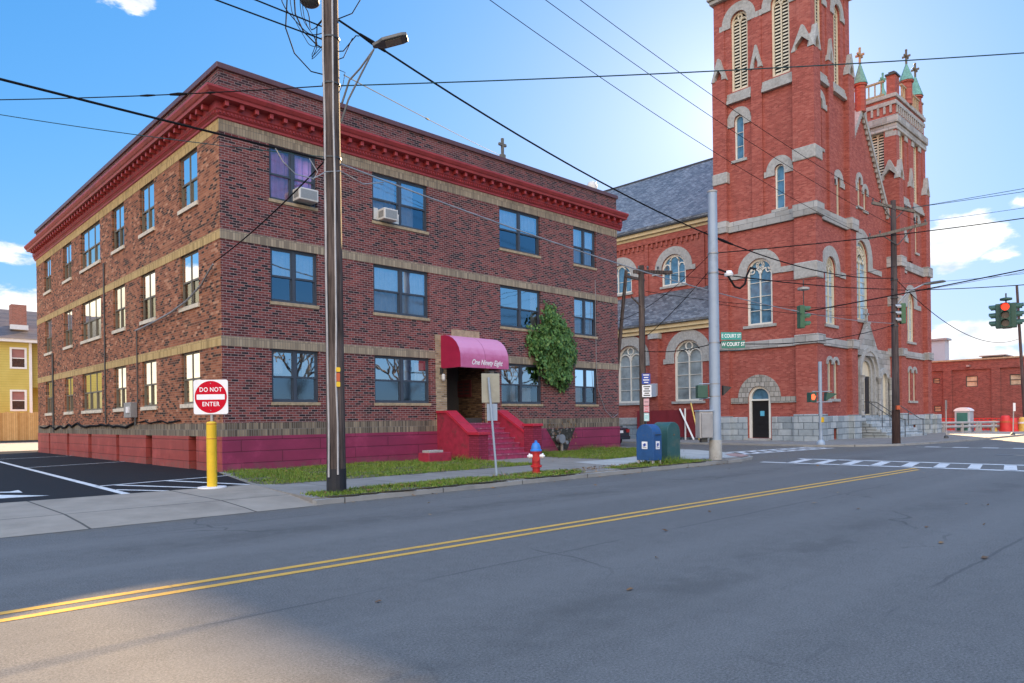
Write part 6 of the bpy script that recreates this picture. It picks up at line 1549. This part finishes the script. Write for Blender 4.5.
CLOUDS = [(81.2,10.9,3.8,1.3,1.2),(81.2,8.0,4.6,2.0,1.),(74.9,28.8,3.6,2.3,1.7),(13.7,11.4,3.8,2.5,1.1),(11.6,10.2,2.4,1.3,1.),(11.5,5.3,7.,1.2,1.),(13.,3.7,8.,.8,1.),(10.2,13.4,1.2,.7,1.)]
HIGH_FILL, SKY_SAT, SKY_KNEE, CLOUD_LUM, SKY_STR, SUN_STR, EXPO = 1.5, 1.25, (3.2, 3.6, 5.2), 4.4, .075, 5., 2.12
SKY_TINT, HIGH_FILL_TINT, SUN_COL = (.66, 1.08, 1.58, 1), (.80, 1.32, 2.3, 1), (1., .70, .38)
FILL_BANK_DIR, FILL_BANK_COS, FILL_BANK_TINT = (-.74, -.53, .42), (.50, .80), (2.9, 2.25, 1.65, 1)
LOW_FILL_TINT = (1.35, 1.18, .86, 1)
AUREOLE = (1.6, 4.4)

# ------------------------------------------------------------------ grass and litter
def blades(name, polys, dens, hmin, hmax, m, seed, soil=True, edge=.09):
    rr = random.Random(seed); b = MB()
    for poly in polys:
        xs = [p[0] for p in poly]; ys = [p[1] for p in poly]
        n = int((max(xs)-min(xs))*(max(ys)-min(ys))*dens)
        for _ in range(n):
            x, y = rr.uniform(min(xs),max(xs)), rr.uniform(min(ys),max(ys))
            if not inside(x+rr.gauss(0,edge), y+rr.gauss(0,edge), poly): continue
            cl = math.sin(x*2.1+1.3*math.sin(y*3.))*math.sin(y*2.7+x*.6)
            if cl < -.35 and rr.random() < .75: continue
            h = rr.uniform(hmin,hmax)*(1+.35*cl); a = rr.uniform(0,2*PI); w = rr.uniform(.008,.014); dx, dy = math.cos(a)*w, math.sin(a)*w; lx, ly = rr.gauss(0,.5)*h, rr.gauss(0,.5)*h
            b.add([(x-dx,y-dy,.125),(x+dx,y+dy,.125),(x+lx,y+ly,.125+h)], [(0,1,2)])
    return tag(b.build(name, m, recalc=False), None, None, None, 'stuff')
verge1 = [(6.75,12.4),(7.0,12.15),(13.9,12.15),(14.6,12.5),(14.3,13.0),(13.6,13.22),(7.5,13.25),(6.9,13.1)]
verge2 = [(15.9,12.2),(20.3,12.16),(20.95,12.35),(20.6,12.75),(19.9,13.1),(17.6,13.15),(16.2,12.9)]
lawnL = [(7.25,16.1),(7.6,15.55),(16.2,15.5),(16.3,18.4),(16.3,20.9),(8.5,20.9)]
lawnR = [(19.35,15.45),(24.4,16.2),(26.6,18.0),(27.3,20.0),(27.3,20.9),(19.35,20.9)]
def wobble(poly, amp, seed):
    rr = random.Random(seed); out = []
    for (x0, y0), (x1, y1) in zip(poly, poly[1:] + poly[:1]):
        k = max(1, int(math.hypot(x1-x0, y1-y0)/.22))
        for i in range(k): out.append((x0+(x1-x0)*i/k + rr.gauss(0, amp*.5), min(20.92, y0+(y1-y0)*i/k + rr.gauss(0, amp))))
    return out
for i, p in enumerate((verge1, verge2, lawnL, lawnR)): sheet('soil', wobble(p, .05, i), .130 if i else .131, M['dirt'])
blades('verge_grass', [verge1, verge2], 1500, .03, .085, M['grass'], 5)
blades('lawn_grass', [lawnL, lawnR], 620, .03, .09, M['grass'], 6)
blades('tall_weeds', [[(17.6,12.35),(20.0,12.3),(20.0,12.7),(17.6,12.75)], [(12.0,13.0),(12.5,13.0),(12.5,13.3),(12.0,13.3)], [(16.0,18.5),(16.3,18.5),(16.3,20.9),(16.0,20.9)], [(24.2,20.6),(27.0,20.6),(27.0,20.88),(24.2,20.88)], [(19.4,20.5),(22.0,20.5),(22,20.88),(19.4,20.88)]], 520, .10, .24, M['grass'], 8)
rr = random.Random(21); b = MB()
def leaf_at(x, y, z=.15):
    s = rr.uniform(.03,.06); a = rr.uniform(0,2*PI); ca, sa = math.cos(a)*s, math.sin(a)*s
    b.add([(x-ca,y-sa,z),(x+sa*.6,y-ca*.6,z+rr.uniform(0,.03)),(x+ca,y+sa,z+rr.uniform(0,.03)),(x-sa*.6,y+ca*.6,z+.005)], [(0,1,2,3)])
for _ in range(420):
    if rr.random() < .5: x, y = rr.uniform(6.8,20.8), rr.uniform(12.2,13.2)
    elif rr.random() < .4: x, y = rr.gauss(15.,.8), rr.gauss(12.6,.25)
    else: x, y = rr.uniform(8,26), rr.uniform(15.5,20.8)
    leaf_at(x, y, .17)
for _ in range(26): leaf_at(rr.uniform(6,22), rr.uniform(2,11.5), .012)
for _ in range(60): leaf_at(rr.uniform(7,22), 11.95-abs(rr.gauss(0,.12)), .012)
for x, y, s_ in ((9.6,2.6,.05),(8.9,2.0,.06),(10.8,3.1,.04),(5.2,3.9,.04),(12.2,4.5,.04),(3.4,5.2,.03),(14.,3.4,.04)):
    b.add([(x-s_,y-s_*.3,.012),(x+s_,y-s_*.5,.016),(x+s_*.9,y+s_*.5,.02),(x-s_*.8,y+s_*.4,.012)], [(0,1,2,3)])
tag(b.build('fallen_leaves', M['dead_leaf'], recalc=False), kind='stuff')

# ------------------------------------------------------------------ bare trees over the road, seen in the ground floor panes
def bare_tree(x, y, h, seed, label):
    t = thing('bare_tree', label, 'tree', (x, y, 0), 'bare trees over the road'); rr = random.Random(seed); tb, lb, lv = MB(), MB(), MB()
    tb.tube([(x,y,-.1),(x+.1,y,h*.2),(x,y+.15,h*.38)], [.32,.25,.2], 10); tb.build('trunk', M['pole_wood_far'], t, smooth=True)
    def grow(p, d, ln, r, k):
        q = p + d*ln; m_ = p.lerp(q, .5) + Vector((rr.gauss(0,.06),rr.gauss(0,.06),rr.gauss(0,.03)))*ln
        lb.tube([p, m_, q], [r, r*.8, r*.6], 5, False)
        if k == 0:
            for _ in range(6):
                c = q + Vector((rr.gauss(0,.4),rr.gauss(0,.4),rr.gauss(0,.3))); s_ = rr.uniform(.05,.1)
                lv.add([c, c+Vector((s_,0,s_)), c+Vector((0,s_,s_*2)), c+Vector((-s_,0,s_))], [(0,1,2,3)])
            return
        for _ in range(3 if k > 1 else 4):
            e_ = (d + Vector((rr.gauss(0,.55),rr.gauss(0,.55),rr.gauss(.12,.35)))).normalized(); grow(q, e_, ln*rr.uniform(.62,.85), r*.6, k-1)
    for _ in range(4): grow(Vector((x,y+.15,h*.37)), Vector((rr.gauss(0,.5),rr.gauss(0,.5),.9)).normalized(), h*.22, .13, 3)
    lb.build('limbs', M['pole_wood_far'], t); lv.build('crown', M['dead_leaf'], t, recalc=False)
bare_tree(26.5, -9.5, 9.5, 3, 'bare brown tree mirrored in the ground floor window left of the pole')
bare_tree(36.5, -9.0, 10.5, 5, 'bare brown tree mirrored in the ground floor window beside the entrance')
bare_tree(50, -10., 9., 8, 'bare brown tree mirrored in the ground floor window right of the entrance')

# ------------------------------------------------------------------ sky, sun, camera
AZ, EL = math.radians(27.9), math.radians(21.8)          # azimuth from +X towards +Y
sun_dir = Vector((math.cos(AZ)*math.cos(EL), math.sin(AZ)*math.cos(EL), math.sin(EL)))
w = bpy.data.worlds.new('World'); SC.world = w
n = N(w)
sky = n.n('ShaderNodeTexSky', sky_type='NISHITA'); sky.sun_disc = False; sky.sun_elevation = EL; sky.sun_rotation = PI/2 - AZ
sky.altitude = 100; sky.air_density = 1.0; sky.dust_density = .32; sky.ozone_density = 3.
g = n.n('ShaderNodeTexCoord').outputs['Generated']
nv_ = n.n('ShaderNodeVectorMath', operation='NORMALIZE'); n.l(g, nv_.inputs[0]); d = nv_.outputs[0]
s = n.n('ShaderNodeSeparateXYZ'); n.l(d, s.inputs[0])
az = n.math('MULTIPLY', n.math('ARCTAN2', s.outputs[1], s.outputs[0]), 180/PI); el = n.math('MULTIPLY', n.math('ARCSINE', s.outputs[2]), 180/PI)
mask = None
for a0, e0, wa, we, amp in CLOUDS:
    q = n.math('SQRT', n.math('ADD', n.math('POWER', n.math('DIVIDE', n.math('SUBTRACT', az, a0), wa), 2.), n.math('POWER', n.math('DIVIDE', n.math('SUBTRACT', el, e0), we), 2.)))
    q = n.math('MAXIMUM', n.math('MULTIPLY', n.math('SUBTRACT', 1., q), amp), -1.)
    mask = q if mask is None else n.math('MAXIMUM', mask, q)
back = n.math('MULTIPLY', n.smooth(el, 38., 52.), HIGH_FILL)    # unseen bright cloud added overhead, blue fill for the shaded street
mask = n.math('MAXIMUM', mask, n.math('SUBTRACT', back, 1.))
# a bank of unseen cloud added behind the viewer as warm fill for the facades
dt = n.n('ShaderNodeVectorMath', operation='DOT_PRODUCT'); n.l(d, dt.inputs[0]); dt.inputs[1].default_value = FILL_BANK_DIR
bank = n.smooth(dt.outputs['Value'], FILL_BANK_COS[0], FILL_BANK_COS[1])
bank = n.math('MULTIPLY', bank, n.smooth(el, -2., 6.))
mask = n.math('MAXIMUM', mask, n.math('SUBTRACT', n.math('MULTIPLY', bank, 2.6), 1.))
# unseen warm cloud added low beyond the lot, mirrored in the side windows
qd = n.math('SQRT', n.math('ADD', n.math('POWER', n.math('DIVIDE', n.math('SUBTRACT', az, 112.), 19.), 2.), n.math('POWER', n.math('DIVIDE', n.math('SUBTRACT', el, 1.), 12.), 2.)))
low = n.smooth(qd, 1.0, .7)
mask = n.math('MAXIMUM', mask, n.math('SUBTRACT', n.math('MULTIPLY', low, 2.6), 1.))

mp = n.n('ShaderNodeMapping'); mp.inputs['Scale'].default_value = (1., 1., 2.4); n.l(d, mp.inputs[0])
nz = n.noise(mp.outputs[0], 11., 9., .60)
dens = n.smooth(n.math('ADD', n.math('MULTIPLY', mask, .36), nz), .62, .74)
sh = n.noise(mp.outputs[0], 16., 5., .6)
ccol = n.ramp(sh, [(.30, c3(.55,.60,.70)), (.62, c3(1.,.985,.95))])
hs0 = n.n('ShaderNodeHueSaturation'); hs0.inputs['Saturation'].default_value = SKY_SAT; n.l(sky.outputs[0], hs0.inputs['Color'])
ccol = n.mix(n.smooth(el, 30., 42.), ccol, n.mix(1., ccol, HIGH_FILL_TINT, 'MULTIPLY'))
ccol = n.mix(bank, ccol, n.mix(1., ccol, FILL_BANK_TINT, 'MULTIPLY'))
ccol = n.mix(low, ccol, n.mix(1., ccol, LOW_FILL_TINT, 'MULTIPLY'))
cs = n.n('ShaderNodeVectorMath', operation='SCALE'); n.l(ccol, cs.inputs[0]); cs.inputs['Scale'].default_value = CLOUD_LUM
hs = n.n('ShaderNodeMix', data_type='RGBA', blend_type='MULTIPLY'); hs.inputs[0].default_value = 1.; n.l(hs0.outputs[0], hs.inputs[6]); hs.inputs[7].default_value = SKY_TINT
# soft shoulder on the glare round the sun
sv = n.n('ShaderNodeVectorMath', operation='MULTIPLY'); n.l(hs.outputs[2], sv.inputs[0]); sv.inputs[1].default_value = tuple(1./q for q in SKY_KNEE)
s1 = n.n('ShaderNodeVectorMath', operation='ADD'); n.l(sv.outputs[0], s1.inputs[0]); s1.inputs[1].default_value = (1,1,1)
s2 = n.n('ShaderNodeVectorMath', operation='DIVIDE'); n.l(hs.outputs[2], s2.inputs[0]); n.l(s1.outputs[0], s2.inputs[1])
mixc = n.mix(n.math('MULTIPLY', dens, .93), s2.outputs[0], cs.outputs[0])
# the sun's aureole, brightest behind the tower
ds = n.n('ShaderNodeVectorMath', operation='DOT_PRODUCT'); n.l(d, ds.inputs[0]); ds.inputs[1].default_value = tuple(sun_dir)
ang = n.math('MULTIPLY', n.math('ARCCOSINE', n.math('MINIMUM', ds.outputs['Value'], 1.)), 180/PI)
au = n.math('MULTIPLY', n.math('POWER', 2.718, n.math('MULTIPLY', ang, -1/AUREOLE[1])), AUREOLE[0])
auc = n.n('ShaderNodeVectorMath', operation='SCALE'); auc.inputs[0].default_value = (1., .93, .84); n.l(au, auc.inputs['Scale'])
sm = n.n('ShaderNodeVectorMath', operation='ADD'); n.l(mixc, sm.inputs[0]); n.l(auc.outputs[0], sm.inputs[1]); mixc = sm.outputs[0]
bg = n.n('ShaderNodeBackground'); n.l(mixc, bg.inputs[0]); bg.inputs[1].default_value = SKY_STR
o = n.n('ShaderNodeOutputWorld'); n.l(bg.outputs[0], o.inputs[0])
w.cycles.sampling_method = 'MANUAL'; w.cycles.sample_map_resolution = 1024

ld = bpy.data.lights.new('sun', 'SUN'); ld.energy = SUN_STR; ld.angle = math.radians(.53); ld.color = SUN_COL
lo = bpy.data.objects.new('sun', ld); COL.objects.link(lo); lo.rotation_euler = sun_dir.to_track_quat('Z', 'Y').to_euler(); lo.location = (0,0,40)

cam = bpy.data.cameras.new('camera'); co = bpy.data.objects.new('camera', cam); COL.objects.link(co); SC.camera = co
f_px, roll = 715.2, .01324
cam.sensor_fit = 'HORIZONTAL'; cam.sensor_width = 36.; cam.lens = 36.*f_px/1024
cam.shift_y = (419.3-341.5)/1024.; cam.clip_end = 3000.; cam.clip_start = .1
co.matrix_world = Matrix.Translation((0,0,1.55)) @ Matrix.Rotation(YAW-PI/2, 4, 'Z') @ Matrix.Rotation(PI/2, 4, 'X') @ Matrix.Rotation(-roll, 4, 'Z')
vs = SC.view_settings; vs.view_transform = 'Standard'; vs.look = 'None'; vs.gamma = 1.; vs.use_curve_mapping = False; vs.exposure = EXPO
SC.render.engine = 'CYCLES'
cy_ = SC.cycles; cy_.use_denoising = True; cy_.max_bounces = 6; cy_.diffuse_bounces = 4; cy_.glossy_bounces = 3; cy_.transparent_max_bounces = 12; cy_.caustics_reflective = False; cy_.caustics_refractive = False; cy_.sample_clamp_indirect = 6.
SC.render.film_transparent = False
